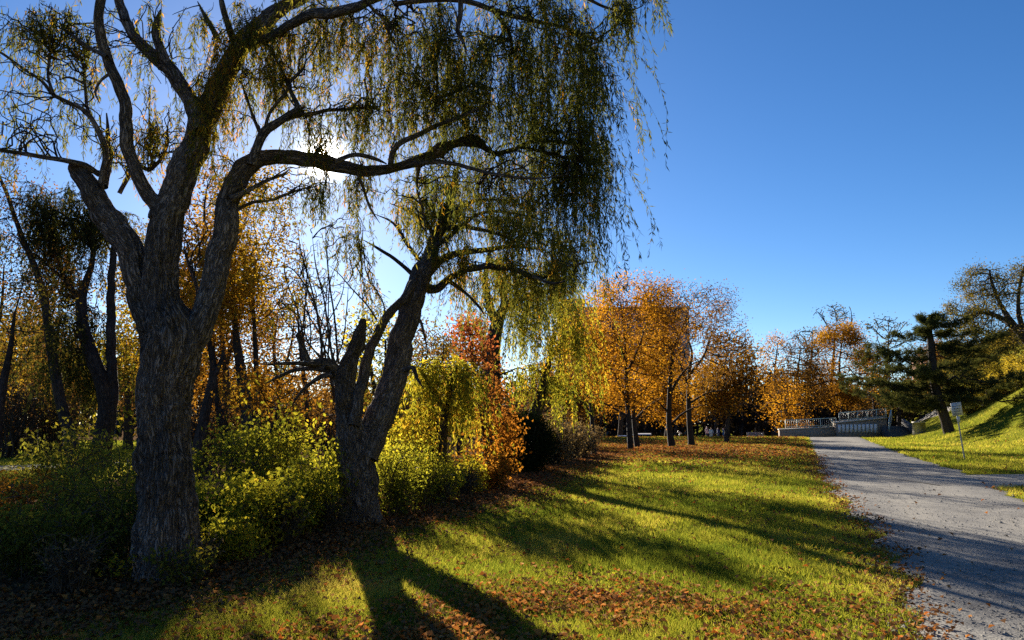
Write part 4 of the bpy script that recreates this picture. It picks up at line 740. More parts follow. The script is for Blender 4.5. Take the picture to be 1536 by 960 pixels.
# ------------------------------------------------------------------ shrubs
def shrub(name, label, px, py, d, h, w, mat, nl, ls, seed, group=None, nst=26, stem_only=False, cat="shrub", ground=True, hue=.5, loc=None):
    rs = np.random.default_rng(seed)
    if loc is None:
        q = P(px, 640, d); loc = np.array([q[0], q[1], float(H(q[0], q[1]))])
    root = thing(name, label, cat, loc, group); sb = Buf(); lb = Buf(); O = []; Dr = []
    for s in range(nst):
        a = rs.uniform(0, 2*np.pi); r0 = w*.35*rs.random(); out = np.array([math.cos(a), math.sin(a), 0]); B = loc+out*r0+[0, 0, -.05]
        hh = h*rs.uniform(.55, 1.05); sp_ = w*.62*rs.random()**.6; n = 8; t = np.linspace(0, 1, n)[:, None]
        q = B+out*sp_*t**1.6+np.array([0, 0, 1.0])*hh*np.sin(t*1.35)/math.sin(1.35); q[1:] += rs.normal(size=(n-1, 3))*.035*h
        tube(sb, q, np.linspace(.011, .004, n)*(h/1.6)**.5*(d/10)**.3, 3, cap=False); O.append(q[2:])
        for j in range(4):
            k = int(rs.integers(2, n-1)); e = q[k]+unit(rs.normal(size=3)+[0, 0, .5]+out*.6)*h*rs.uniform(.12, .34)
            m_ = (q[k]+e)/2+rs.normal(size=3)*.03*h; tube(sb, np.array([q[k], m_, e]), np.array([.006, .005, .003])*(d/10)**.3, 3, cap=False); O.append(np.array([m_, e, e*.5+m_*.5]))
    O = np.concatenate(O)
    if not stem_only:
        idx = rs.integers(0, len(O), nl); pos = O[idx]+rs.normal(size=(nl, 3))*.07*h; pos[:, 2] = np.maximum(pos[:, 2], loc[2]+.04)
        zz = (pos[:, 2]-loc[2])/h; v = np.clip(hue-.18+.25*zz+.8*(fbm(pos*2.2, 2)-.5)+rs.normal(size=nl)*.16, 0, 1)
        dd = rs.normal(size=(nl, 3))+[0, 0, -.5]
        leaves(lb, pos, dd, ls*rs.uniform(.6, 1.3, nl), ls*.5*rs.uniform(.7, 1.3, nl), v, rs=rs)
    sb.build("stems", M['twig'], root)
    if lb.n: lb.build("foliage", M[mat], root)
    return root
SG = "leafy shrubs along the lawn edge"
SH = [ # px, d, h, w, mat, leaves, size, hue, label
 (355, 9.0, 1.05, .62, 'shrub', 6500, .05, .62, "sunlit yellow green shrub touching the right side of the great trunk"),
 (400, 9.9, 1.15, .7, 'shrub', 7000, .05, .66, "brightest yellow flecked shrub a step right of the great trunk"),
 (330, 10.5, 1.35, .8, 'shrub', 6000, .055, .5, "taller green shrub partly hidden behind the great trunk"),
 (435, 10.8, 1.35, .75, 'shrub', 7000, .055, .6, "lime green shrub midway between the two willow trunks"),
 (470, 11.4, 1.5, .75, 'shrub', 7000, .055, .55, "tall yellow tipped shrub near the pollard shoots"),
 (495, 12.2, 1.25, .6, 'shrub', 5500, .055, .5, "green shrub touching the left side of the forked trunk"),
 (585, 13.0, 1.35, .75, 'shrub', 6500, .06, .45, "dense green shrub touching the right side of the forked trunk"),
 (625, 14.2, 1.35, .8, 'shrub', 6500, .06, .48, "speckled green shrub below the yellow weeping curtains"),
 (655, 15.2, 1.0, .8, 'shrub', 5500, .06, .5, "low rounded shrub below the yellow weeping curtains"),
 (695, 17.2, 1.1, .8, 'shrub', 4500, .065, .62, "ochre shrub under the orange lower leaves of the red topped tree"),
 (735, 18.5, 1.3, .9, 'shrub_orange', 4500, .07, .6, "orange tinted shrub just left of the dark yew"),
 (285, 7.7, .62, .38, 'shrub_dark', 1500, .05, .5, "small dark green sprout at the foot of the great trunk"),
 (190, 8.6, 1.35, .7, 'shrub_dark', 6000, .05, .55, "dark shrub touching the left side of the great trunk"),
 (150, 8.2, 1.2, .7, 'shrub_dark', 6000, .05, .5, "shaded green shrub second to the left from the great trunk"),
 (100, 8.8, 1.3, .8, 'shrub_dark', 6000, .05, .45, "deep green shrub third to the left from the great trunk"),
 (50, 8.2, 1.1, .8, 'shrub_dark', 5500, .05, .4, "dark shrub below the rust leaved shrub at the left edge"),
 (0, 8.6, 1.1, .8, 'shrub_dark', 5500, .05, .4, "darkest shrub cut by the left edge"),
 (20, 10.5, 1.5, .85, 'shrub_orange', 5500, .055, .5, "rust orange leaved shrub at the left edge"),
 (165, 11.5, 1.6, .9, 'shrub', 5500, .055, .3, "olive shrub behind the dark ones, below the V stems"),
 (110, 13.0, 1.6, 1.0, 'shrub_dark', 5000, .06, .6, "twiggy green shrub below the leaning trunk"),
 (200, 7.9, .5, .3, 'shrub', 700, .05, .85, "little yellow leaved sprig at the left foot of the great trunk"),
 (240, 14, 1.8, 1.0, 'shrub', 5000, .065, .5, "green shrub showing low behind the great trunk"),
 (560, 15.5, 1.7, .9, 'shrub', 5000, .065, .6, "yellow green shrub seen behind the forked trunk"),
 (420, 14, 1.9, 1.0, 'shrub', 5500, .065, .6, "tall pale green shrub under the young maple"),
 (370, 13, 1.7, 1.0, 'shrub', 5500, .06, .5, "green shrub under the twin stemmed oak"),
 (610, 18, 1.9, 1.0, 'shrub', 5000, .08, .75, "yellow shrub behind the weeping curtains")]
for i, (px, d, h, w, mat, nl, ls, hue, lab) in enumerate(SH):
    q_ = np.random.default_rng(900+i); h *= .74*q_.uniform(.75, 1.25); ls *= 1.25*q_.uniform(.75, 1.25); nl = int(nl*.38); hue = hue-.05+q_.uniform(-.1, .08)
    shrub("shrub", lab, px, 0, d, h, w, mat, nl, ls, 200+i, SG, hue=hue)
for i, (px, d, h, lab) in enumerate([(432, 9.9, .75, "pale dry stalk tuft before the lime green shrub between the willows"), (300, 8.2, .5, "small dry stalk tuft right of the great trunk's foot"), (505, 11.3, .6, "dry stalk tuft at the left foot of the forked trunk"), (600, 13.2, .6, "dry stalk tuft at the foot of the shrub right of the forked trunk"), (660, 14.6, .7, "dry stalk tuft at the lawn side of the low rounded shrub"), (120, 7.3, .6, "dark dry stalk tuft at the lower left before the shaded shrubs"), (700, 16.6, .7, "dry stalk tuft before the ochre shrub")]):
    shrub("stalk_tuft", lab, px, 0, d, h, .35, 'reed', 160, .05, 400+i, "dry stalk tufts along the lawn edge", nst=55)
# yew
def yew():
    rs = np.random.default_rng(9); g = P(785, 640, 23.5); loc = np.array([g[0], g[1], float(H(g[0], g[1]))])
    root = thing("yew_shrub", "dense near black yew shrub at the lawn edge below the tall yellow willow", "shrub", loc)
    sb = Buf()
    for s in range(14):
        a = rs.uniform(0, 6.28); q = np.array([loc, loc+[math.cos(a)*.3, math.sin(a)*.3, .6], loc+[math.cos(a)*.75, math.sin(a)*.75, 1.4]]); tube(sb, *smooth_path(q, [.04, .03, .012], .2), k=5, cap=False)
    n = 14000; c = loc+[0, 0, .85]; dd = unit(rs.normal(size=(n, 3))); rr = (.55+.45*rs.random(n))*(1+.5*(fbm(dd*2.2+3, 2)-.5))
    pos = c+dd*rr[:, None]*[.95, .95, .95]; pos = pos[pos[:, 2] > loc[2]+.03]; n = len(pos); lb = Buf()
    leaves(lb, pos, dd[:n]*0+rs.normal(size=(n, 3))+[0, 0, .3], .10, .035, rs.random(n), rs=rs)
    sb.build("stems", M['twig'], root); lb.build("foliage", M['yew'], root)
yew()
for i, (px, d, h, w, lab) in enumerate([(835, 27, 1.5, .9, "grey bare brush clump right of the yew"), (855, 30, 1.5, 1.0, "buff brush clump beside the smallest maple"), (872, 33, 1.3, 1.0, "low tan brush at the foot of the smallest maple"), (880, 40, 1.3, 1.2, "pale seed headed brush behind the smallest maple"), (820, 30, 2.0, 1.2, "tall grey brush behind the yew")]):
    shrub("brush", lab, px, 0, d, h, w, 'reed', 1800, .10, 300+i, "bare brush at the far end of the lawn edge", nst=60)
for i, (px, d, h, w, lab) in enumerate([(15, 34, 3.6, 2.2, "dark bare thicket at the far left behind the sunlit path"), (70, 36, 3.2, 2.0, "dark bare thicket beside the leaning trunk"), (310, 24, 2.2, 1.4, "grey twig thicket behind the slender tree"), (430, 26, 2.4, 1.6, "brown twig thicket left of the pollard head"), (500, 24, 2.2, 1.4, "brown twig thicket behind the forked trunk"), (650, 27, 2.6, 1.6, "twiggy thicket behind the low weeping willow"), (760, 31, 2.6, 1.6, "twiggy thicket behind the yew")]):
    shrub("thicket", lab, px, 0, d, h, w, 'brown', 1500, .09, 320+i, "bare thickets inside the wood", nst=90)
for i, (px, py, w, h, lab) in enumerate([(1452, 622, 1.6, 1.5, "lowest yellow shrub on the bank right of the sign"), (1470, 612, 1.8, 1.8, "second yellow shrub up the bank from the sign"), (1490, 602, 1.8, 1.8, "third yellow shrub up the bank from the sign"), (1510, 592, 1.8, 1.9, "fourth yellow shrub up the bank from the sign"), (1532, 582, 1.9, 1.9, "yellow shrub where the bank meets the right edge"),
     (1480, 590, 2.0, 2.0, "upper yellow shrub behind the bank row, nearest the pine"), (1505, 578, 2.0, 2.0, "upper yellow shrub behind the middle of the bank row"), (1530, 566, 2.2, 2.0, "topmost yellow shrub at the right edge of the bank")]):
    g = G(px, py); shrub("yellow_shrub", lab, px, 0, g[1], h, w, 'ysh', 3200, .15, 340+i, "yellow shrubs in a band up the right bank", loc=g, nst=40)

# ------------------------------------------------------------------ far wood, one mass
def treeline():
    rs = np.random.default_rng(3); lb = Buf(); tb = Buf()
    n = 900; px = rs.uniform(-350, 1900, n); d = rs.uniform(104, 150, n)
    top = np.interp(px, [-350, 0, 150, 300, 420, 560, 700, 860, 900, 1000, 1090, 1120, 1180, 1260, 1340, 1420, 1500, 1600, 1900], [430, 470, 500, 520, 585, 580, 560, 560, 575, 570, 560, 548, 545, 560, 560, 540, 520, 500, 480])
    for a, b, t in zip(px, d, top):
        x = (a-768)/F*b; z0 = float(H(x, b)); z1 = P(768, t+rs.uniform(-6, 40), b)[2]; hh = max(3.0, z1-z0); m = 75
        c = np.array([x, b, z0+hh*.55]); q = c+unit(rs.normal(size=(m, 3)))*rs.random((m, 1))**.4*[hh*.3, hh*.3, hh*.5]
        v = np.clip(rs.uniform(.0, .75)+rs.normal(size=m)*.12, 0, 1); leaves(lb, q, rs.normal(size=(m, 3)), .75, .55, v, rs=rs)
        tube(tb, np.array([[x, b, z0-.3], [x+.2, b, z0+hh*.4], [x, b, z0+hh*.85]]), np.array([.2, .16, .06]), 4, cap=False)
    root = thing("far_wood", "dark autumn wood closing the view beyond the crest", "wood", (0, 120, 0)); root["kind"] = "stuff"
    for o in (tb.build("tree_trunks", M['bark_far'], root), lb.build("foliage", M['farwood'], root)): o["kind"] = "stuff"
treeline()

# ------------------------------------------------------------------ buildings
M['concrete'] = plain("weathered_concrete", (.62, .58, .52), .9, 3, .25)
M['stone'] = plain("rough_stone", (.33, .265, .205), .95, 5, .4, .8)
M['step'] = plain('shade_dark_step_concrete', (.10, .095, .09), .9, 3, .3)  # concrete darkened: the shade on the steps is in the colour
M['panelwhite'] = plain('white_panel', (.93, .94, .95), .5, 12, .03, .02)
M['blockwall'] = plain("tower_cladding", (.20, .22, .26), .8, .3, .15)
M['winglass'] = plain("dark_window_glass", (.04, .05, .07), .15, 1, .2, 0)
M['brick'] = plain("pink_brick", (.42, .22, .17), .9, 4, .3)
M['rooft'] = plain("grey_roof", (.09, .085, .085), .9, 3)
M['white'] = plain("white_paint", (.86, .87, .88), .55, 12, .15, .05)
M['rail'] = plain("pale_green_rail_paint", (.55, .62, .55), .5, 8, .15, .05)
M['mesh'] = plain("grey_rail_bar", (.20, .21, .22), .5, 8, .15, .05)
M['sign'] = plain('pale_grey_sign_face', (.52, .53, .55), .6, 9, .12, .03)  # pale grey sign face with slight random tone
M['steel'] = plain("galvanised_steel", (.36, .38, .40), .45, 10, .2, .05, .6)
M['ink'] = plain("dark_sign_ink", (.03, .035, .06), .6, 10, .1, 0)
M['wood'] = plain("grey_bench_wood", (.27, .25, .26), .8, 10, .3)
M['blue'] = plain("blue_plastic", (.03, .13, .33), .5, 5, .3, .05)
M['bluelt'] = plain("pale_blue_cloth", (.35, .5, .62), .9, 5, .3, .05)
M['pinkcl'] = plain("pale_pink_cloth", (.6, .42, .42), .9, 5, .2, .05)
M['navy'] = plain("navy_cloth", (.03, .045, .12), .9, 5, .2, .05)
M['skin'] = plain("skin", (.55, .34, .25), .6, 5, .1, .02)
M['hair'] = plain("dark_hair", (.04, .028, .02), .6, 20, .2, .05)
def apartment():
    d = 210; x0 = P(838, 600, d)[0]; x1 = P(1037, 600, d)[0]; zt = P(900, 464, d)[2]; cx = (x0+x1)/2
    root = thing("apartment_block", "tall blue grey apartment block half hidden behind the golden maples", "building", (cx, d, -2.5))
    b = Buf(); box(b, (x0, d, -2.5), (x1, d+14, zt)); b.build("wall", M['blockwall'], root)
    b = Buf(); box(b, (x0-.3, d-.3, zt), (x1+.3, d+14.3, zt+.6)); rf = b.build("roof", M['rooft'], root)
    b = Buf(); xa = P(845, 600, d)[0]; box(b, (xa, d+3, zt+.6), (xa+6.5, d+9, zt+3.4)); b.build("plant_room", M['blockwall'], root)
    w0 = None
    for r in range(9):
        for c in range(10):
            x = x0+1.2+c*(x1-x0-2.4)/10; z = zt-3.2-r*3.1
            if w0 is None:
                b = Buf(); box(b, (x, d-.06, z), (x+2.2, d+.1, z+1.6)); w0 = b.build("window", M['winglass'], root); ref = (x, z)
            else:
                w = w0.copy(); C.objects.link(w); w.parent = root; w.location = (x-ref[0], 0, z-ref[1])
apartment()
def house():
    d = 118; c = P(1437, 548, d); z0 = float(H(c[0], d)); root = thing("brick_house", "pink brick house on the bank top glimpsed through the pine boughs", "house", (c[0], d, z0))
    zt = P(1437, 536, d)[2]; b = Buf(); box(b, (c[0]-3.5, d, z0-1), (c[0]+3.5, d+7, zt)); b.build("wall", M['brick'], root)
    b = Buf(); V = [(c[0]-3.9, d-.4, zt), (c[0]+3.9, d-.4, zt), (c[0]+3.9, d+7.4, zt), (c[0]-3.9, d+7.4, zt), (c[0], d-.4, zt+2.6), (c[0], d+7.4, zt+2.6)]
    b.add(V, [(0, 4, 5, 3), (1, 2, 5, 4), (3, 2, 1, 0)], [(0, 1, 4), (2, 3, 5)]); b.build("roof", M['rooft'], root)
    for i in range(4):
        x = c[0]-3+i*1.6; b = Buf(); box(b, (x, d-.08, zt-2.1), (x+.8, d+.05, zt-.5)); f = b.build("window", M['white'], root)
        b = Buf(); box(b, (x+.08, d-.10, zt-2.0), (x+.72, d-.085, zt-.6)); b.build("pane", M['winglass'], root).parent = f
        f.children[0].location = (0, 0, 0); f.children[0].matrix_parent_inverse.identity()
house()

# ------------------------------------------------------------------ stone wall, panel wall, railings, steps
DW = 80.0
def W(px, py, d=DW): return P(px, py, d)
def railing(label, A, B, h, n, name="railing"):
    A = np.array(A); B = np.array(B); root = thing(name, label, "railing", A)
    b = Buf(); beam(b, A+[0, 0, h], B+[0, 0, h], .09, .09); b.build("top_rail", M['rail'], root)
    b = Buf(); beam(b, A+[0, 0, .12], B+[0, 0, .12], .06, .06); b.build("bottom_rail", M['rail'], root)
    for i in range(n+1):
        q = A+(B-A)*i/n; post = i % 6 == 0 or i == n; b = Buf(); w = .07 if post else .03
        beam(b, q, q+[0, 0, h-.05], w, w); b.build("post" if post else "baluster", M['rail' if post else 'mesh'], root)
a, b_ = W(1170, 645), W(1252, 641)
zg = float(H(30, DW))-.3
root = thing("stone_wall", "low rough stone wall across the far end of the path", "wall", (a[0], DW, zg))
bb = Buf(); V = [(a[0], DW, zg), (b_[0], DW, zg), (b_[0], DW+.5, zg), (a[0], DW+.5, zg), (a[0], DW, a[2]), (b_[0], DW, b_[2]), (b_[0], DW+.5, b_[2]), (a[0], DW+.5, a[2])]
bb.add(V, [(3, 2, 1, 0), (4, 5, 6, 7), (0, 1, 5, 4), (1, 2, 6, 5), (2, 3, 7, 6), (3, 0, 4, 7)]); bb.build("wall_body", M['stone'], root)
bb = Buf(); beam(bb, (a[0]-.05, DW+.25, a[2]+.05), (b_[0]-.02, DW+.25, b_[2]+.05), .6, .1); bb.build("coping", M['concrete'], root)
railing("lower pale railing along the top of the stone wall", (W(1180, 643)[0], DW+.25, W(1180, 644)[2]+.1), (W(1256, 640)[0], DW+.25, W(1256, 640.5)[2]+.1), .82, 26)
a, b_ = W(1253, 634.5), W(1327, 627.5)
root = thing("panel_wall", "stone retaining wall with a row of white panels at the path end", "wall", (a[0], DW-.4, zg))
bb = Buf(); V = [(a[0], DW-.4, zg), (b_[0], DW-.4, zg), (b_[0], DW+.8, zg), (a[0], DW+.8, zg), (a[0], DW-.4, a[2]), (b_[0], DW-.4, b_[2]), (b_[0], DW+.8, b_[2]), (a[0], DW+.8, a[2])]
bb.add(V, [(3, 2, 1, 0), (4, 5, 6, 7), (0, 1, 5, 4), (1, 2, 6, 5), (2, 3, 7, 6), (3, 0, 4, 7)]); bb.build("wall_body", M['stone'], root)
bb = Buf(); beam(bb, (a[0]-.05, DW+.15, a[2]+.06), (b_[0]+.05, DW+.15, b_[2]+.06), 1.3, .12); bb.build("coping", M['concrete'], root)
for i in range(10):
    x = W(1254.5+i*6, 640)[0]; z0 = W(1254+i*6, 648.5)[2]; z1 = W(1254+i*6, 637.0-.12*i)[2]
    bb = Buf(); box(bb, (x, DW-.46, z0), (x+.29, DW-.39, z1)); bb.build("panel", M['panelwhite'], root)
railing("raised pale railing climbing to the right above the white panels", (W(1258, 633)[0], DW-.2, W(1258, 634)[2]+.12), (W(1328, 626)[0], DW-.2, W(1328, 627.5)[2]+.12), .86, 30)
railing("short railing running down beside the dark steps", (W(1336, 626)[0], DW-.2, W(1336, 629)[2]), (W(1329, 640, 78)[0], DW-2.6, W(1329, 648, 78)[2]), .95, 8)
root = thing("steps", "concrete steps toned dark for shade beside the panel wall", "steps", (W(1330, 640)[0], DW-1.5, zg))
x0, x1 = W(1331, 640, 78)[0], W(1362, 640, 78)[0]
for i in range(6):
    bb = Buf(); box(bb, (x0, 77.2+i*.34, zg), (x1, 77.2+(i+1)*.34-.002, .12+i*.16+.1)); bb.build("step", M['step'], root)
bb = Buf(); beam(bb, (x1+.2, 77.2, .5), (x1+.2, 79.4, 1.3), .3, .9); bb.build("cheek_wall", M['step'], root)
g = G(1380, 650); root = None
bb = Buf(); w = 14*g[1]/F; hh = 17*g[1]/F
V = []; 
for z, s in ((-.1, 1.0), (hh-.08, .96), (hh-.08, 1.04), (hh, 1.04)):
    V += [(g[0]-w/2*s, g[1]-.3*s, g[2]+z), (g[0]+w/2*s, g[1]-.3*s, g[2]+z), (g[0]+w/2*s, g[1]+.5*s, g[2]+z), (g[0]-w/2*s, g[1]+.5*s, g[2]+z)]
Q = [(3, 2, 1, 0), (12, 13, 14, 15)]
for l_ in range(3):
    for j in range(4): Q.append((l_*4+j, l_*4+(j+1) % 4, l_*4+4+(j+1) % 4, l_*4+4+j))
bb.add(V, Q); tag(bb.build("concrete_pillar", M['concrete'], None), "squat square concrete pillar on the grass right of the steps", "pillar")

# ------------------------------------------------------------------ sign
def sign():
    g = G(1448, 690); top = P(1432.5, 604, g[1]-.05); root = thing("park_sign", "white notice sign on a thin leaning metal post in the right lawn", "sign", g)
    A = np.array(g)-[0, 0, .2]; U = unit(top-A); b = Buf(); pts, rr = smooth_path(np.array([A, (A+top)/2, top-U*.05]), [.03]*3, .3); tube(b, pts, rr, 10); b.build("post", M['steel'], root, True)
    Rt = unit(np.cross(U, [0, 1.0, 0])); Rt = Rt if Rt[0] > 0 else -Rt; Nn = np.cross(Rt, U); Nn = Nn if Nn[1] < 0 else -Nn; s = g[1]/F
    def plate(name, mat, cu, cr, h, w, off, th=.012, par=None):
        c = top+U*cu+Rt*cr+Nn*off; V = []
        for e in (th/2, -th/2):
            for (i, j) in ((-1, -1), (1, -1), (1, 1), (-1, 1)): V.append(c+Rt*i*w/2+U*j*h/2+Nn*e)
        b = Buf(); b.add(V, [(0, 1, 2, 3), (7, 6, 5, 4), (0, 4, 5, 1), (1, 5, 6, 2), (2, 6, 7, 3), (3, 7, 4, 0)])
        if par is None: return b.build(name, mat, root)
        return b, V
    W_, H_ = 15.5*s, 19*s
    plate("sign_plate", M['sign'], -H_*.5, 0, H_, W_, .045)
    plate("small_plate", M['sign'], -H_-.16, 0, 9*s, 4.4*s, .045)
    rs = np.random.default_rng(2)   # rows of dark letter shapes, unreadable in the photograph
    for (v, x0, x1, hh) in ((.90, .36, .62, .055), (.73, .08, .92, .085), (.53, .2, .82, .10), (.34, .2, .82, .10), (.13, .12, .88, .05)):
        x = x0; b = Buf()
        while x < x1-.03:
            cw = .055 if hh > .06 else .035; c = top-U*H_*(1-v)+Rt*W_*(x+cw/2-.5)+Nn*.0535
            hh_ = hh; bars = [(-.5, 0, .42, 1)] if rs.random() < .5 else [(0, 0, .5, 1)]
            bars += [(0, [-.4, 0, .4][int(rs.integers(0, 3))], 1, .4)]+([(.5, 0, .4, 1)] if rs.random() < .6 else [(0, -.4, 1, .4)])
            for (bx, by, bw, bh) in bars:
                V = []
                for (i, j) in ((-1, -1), (1, -1), (1, 1), (-1, 1)): V.append(c+Rt*W_*cw*.8*(bx*.8+i*bw*.5)*.9+U*H_*hh*(by+j*bh*.5)+Nn*.0004*rs.random())
                b.add(V, [(0, 1, 2, 3)])
            x += cw*1.25
        b.build("lettering", M['ink'], root)
sign()

# ------------------------------------------------------------------ things beyond the crest
def bench():
    g = P(1134, 640, 86); z = float(H(g[0], 86)); root = thing("park_bench", "grey slatted park bench standing alone before the dark wood", "bench", (g[0], 86, z)); x0, x1 = g[0]-.95, g[0]+.95
    b = Buf()
    for k in range(3): box(b, (x0, 85.78+k*.15, z+.42), (x1, 85.9+k*.15, z+.46))
    b.build("seat", M['wood'], root); b = Buf()
    for k in range(3): beam(b, (x0, 86.26+.03*k, z+.58+k*.14), (x1, 86.26+.03*k, z+.58+k*.14), .03, .11)
    b.build("backrest", M['wood'], root)
    for s in (-.75, 0, .75):
        b = Buf(); box(b, (g[0]+s-.03, 85.8, z-.05), (g[0]+s+.03, 85.87, z+.42)); box(b, (g[0]+s-.03, 86.15, z-.05), (g[0]+s+.03, 86.22, z+.42)); beam(b, (g[0]+s, 86.2, z+.4), (g[0]+s, 86.33, z+.9), .05, .04); b.build("leg", M['steel'], root)
bench()
def bin_(px0, px1, pyt, d, label, lidmat):
    x0, x1 = P(px0, 640, d)[0], P(px1, 640, d)[0]; z = float(H((x0+x1)/2, d)); zt = P(px0, pyt, d)[2]; c = (x0+x1)/2
    root = thing("storage_bin", label, "bin", (c, d, z)); b = Buf(); w = x1-x0
    V = []
    for zz, s in ((z-.05, .9), (zt-.1, 1.0), (zt-.1, 1.06), (zt-.04, 1.06)):
        V += [(c-w/2*s, d-.45*s, zz), (c+w/2*s, d-.45*s, zz), (c+w/2*s, d+.45*s, zz), (c-w/2*s, d+.45*s, zz)]
    Q = [(3, 2, 1, 0), (12, 13, 14, 15)]+[(l_*4+j, l_*4+(j+1) % 4, l_*4+4+(j+1) % 4, l_*4+4+j) for l_ in range(3) for j in range(4)]
    b.add(V, Q); b.build("body", M['blue'], root)
    b = Buf(); V = []; n = 9
    for k in range(n):
        t = k/(n-1); y = d-.47+.94*t; zz = zt-.035+.10*math.sin(math.pi*t); V += [(c-w*.53, y, zz), (c+w*.53, y, zz)]
    b.add(V, [(2*k, 2*k+1, 2*k+3, 2*k+2) for k in range(n-1)]); b.build("lid", M[lidmat], root)
bin_(928, 944, 654, 72, "blue low bin left of the maple trunks at the lawn crest", 'blue')
bin_(951, 975, 651, 76, "blue low bin with pale lid right of the slim maple trunk", 'white')
def board():
    d = 84; g = P(1019, 649, d); z = float(H(g[0], d)); root = thing("info_board", "small white tilted board in the shade between two maple trunks", "sign", (g[0], d, z))
    b = Buf(); beam(b, (g[0], d, z-.1), (g[0], d, g[2]), .06, .06); b.build("post", M['steel'], root)
    b = Buf(); beam(b, (g[0]-.2, d-.05, g[2]+.13), (g[0]+.2, d-.05, g[2]-.13), .05, .2); b.build("panel", M['white'], root)
board()
def person(px, d, hgt, label, top, legs, lean=0, turn=0.0):
    g = P(px, 640, d); z = float(H(g[0], d)); s = hgt/1.72
    J = {'pelvis': (0, 0, .93), 'waist': (0, 0, 1.08), 'chest': (lean*.1, 0, 1.32), 'neck': (lean*.12, 0, 1.47), 'chin': (lean*.13, -.03, 1.54), 'head': (lean*.14, -.01, 1.63), 'crown': (lean*.14, 0, 1.70),
         'shl': (-.19, 0, 1.40), 'ell': (-.25, .02, 1.13), 'wrl': (-.2, -.16, .95), 'hal': (-.18, -.22, .9), 'shr': (.19, 0, 1.40), 'elr': (.26, .02, 1.14), 'wrr': (.24, -.1, .9), 'har': (.24, -.14, .83),
         'hpl': (-.1, 0, .88), 'knl': (-.11, -.04, .5), 'anl': (-.11, .03, .09), 'tol': (-.12, -.14, .04), 'hpr': (.1, 0, .88), 'knr': (.12, -.02, .5), 'anr': (.12, .04, .09), 'tor': (.14, -.13, .04)}
    Rr = dict(pelvis=.15, waist=.13, chest=.16, neck=.06, chin=.075, head=.1, crown=.07, shl=.07, ell=.048, wrl=.034, hal=.04, shr=.07, elr=.048, wrr=.034, har=.04, hpl=.095, knl=.062, anl=.045, tol=.04, hpr=.095, knr=.062, anr=.045, tor=.04)
    E = [('pelvis', 'waist'), ('waist', 'chest'), ('chest', 'neck'), ('neck', 'chin'), ('chin', 'head'), ('head', 'crown'), ('chest', 'shl'), ('shl', 'ell'), ('ell', 'wrl'), ('wrl', 'hal'), ('chest', 'shr'), ('shr', 'elr'), ('elr', 'wrr'), ('wrr', 'har'), ('pelvis', 'hpl'), ('hpl', 'knl'), ('knl', 'anl'), ('anl', 'tol'), ('pelvis', 'hpr'), ('hpr', 'knr'), ('knr', 'anr'), ('anr', 'tor')]
    ks = list(J); me = bpy.data.meshes.new("person"); me.from_pydata([tuple(np.array(J[k])*s) for k in ks], [(ks.index(a), ks.index(b)) for a, b in E], [])
    o = bpy.data.objects.new("person", me); C.objects.link(o); md = o.modifiers.new("skin", 'SKIN')
    for i, k in enumerate(ks):
        me.skin_vertices[0].data[i].radius = (Rr[k]*s, Rr[k]*s)
    me.skin_vertices[0].data[0].use_root = True
    sd = o.modifiers.new("sub", 'SUBSURF'); sd.levels = 1; sd.render_levels = 1
    dg = bpy.context.evaluated_depsgraph_get(); nm = bpy.data.meshes.new_from_object(o.evaluated_get(dg)); o.modifiers.clear(); o.data = nm
    nm.materials.clear()
    for m_ in (M[top], M[legs], M['skin'], M['navy'], M['hair']): nm.materials.append(m_)
    for p_ in nm.polygons:
        c = np.array(p_.center)/s; p_.use_smooth = True
        p_.material_index = 4 if (c[2] > 1.66 or (c[2] > 1.56 and c[1] > .03)) else 2 if c[2] > 1.46 or (abs(c[0]) > .15 and c[2] < .95 and c[1] < -.06 and c[2] > .7) else 0 if c[2] > .9 else 3 if c[2] < .1 else 1
    o.location = (g[0], d, z); o.rotation_euler = (0, 0, turn); tag(o, label, "person", "people standing beyond the lawn crest")
person(1060, 92, 1.72, "person in pale pink top, tallest of the group beyond the crest", 'pinkcl', 'navy', turn=.6)
person(1066.5, 90, 1.5, "person in pale blue top second from the left beyond the crest", 'bluelt', 'bluelt', turn=-.5)
person(1077, 92, 1.55, "person in dark navy clothes third from the left beyond the crest", 'navy', 'navy', turn=-1.2)
person(1085, 91, 1.5, "person in bright blue coat at the right of the group", 'blue', 'blue', turn=1.0)

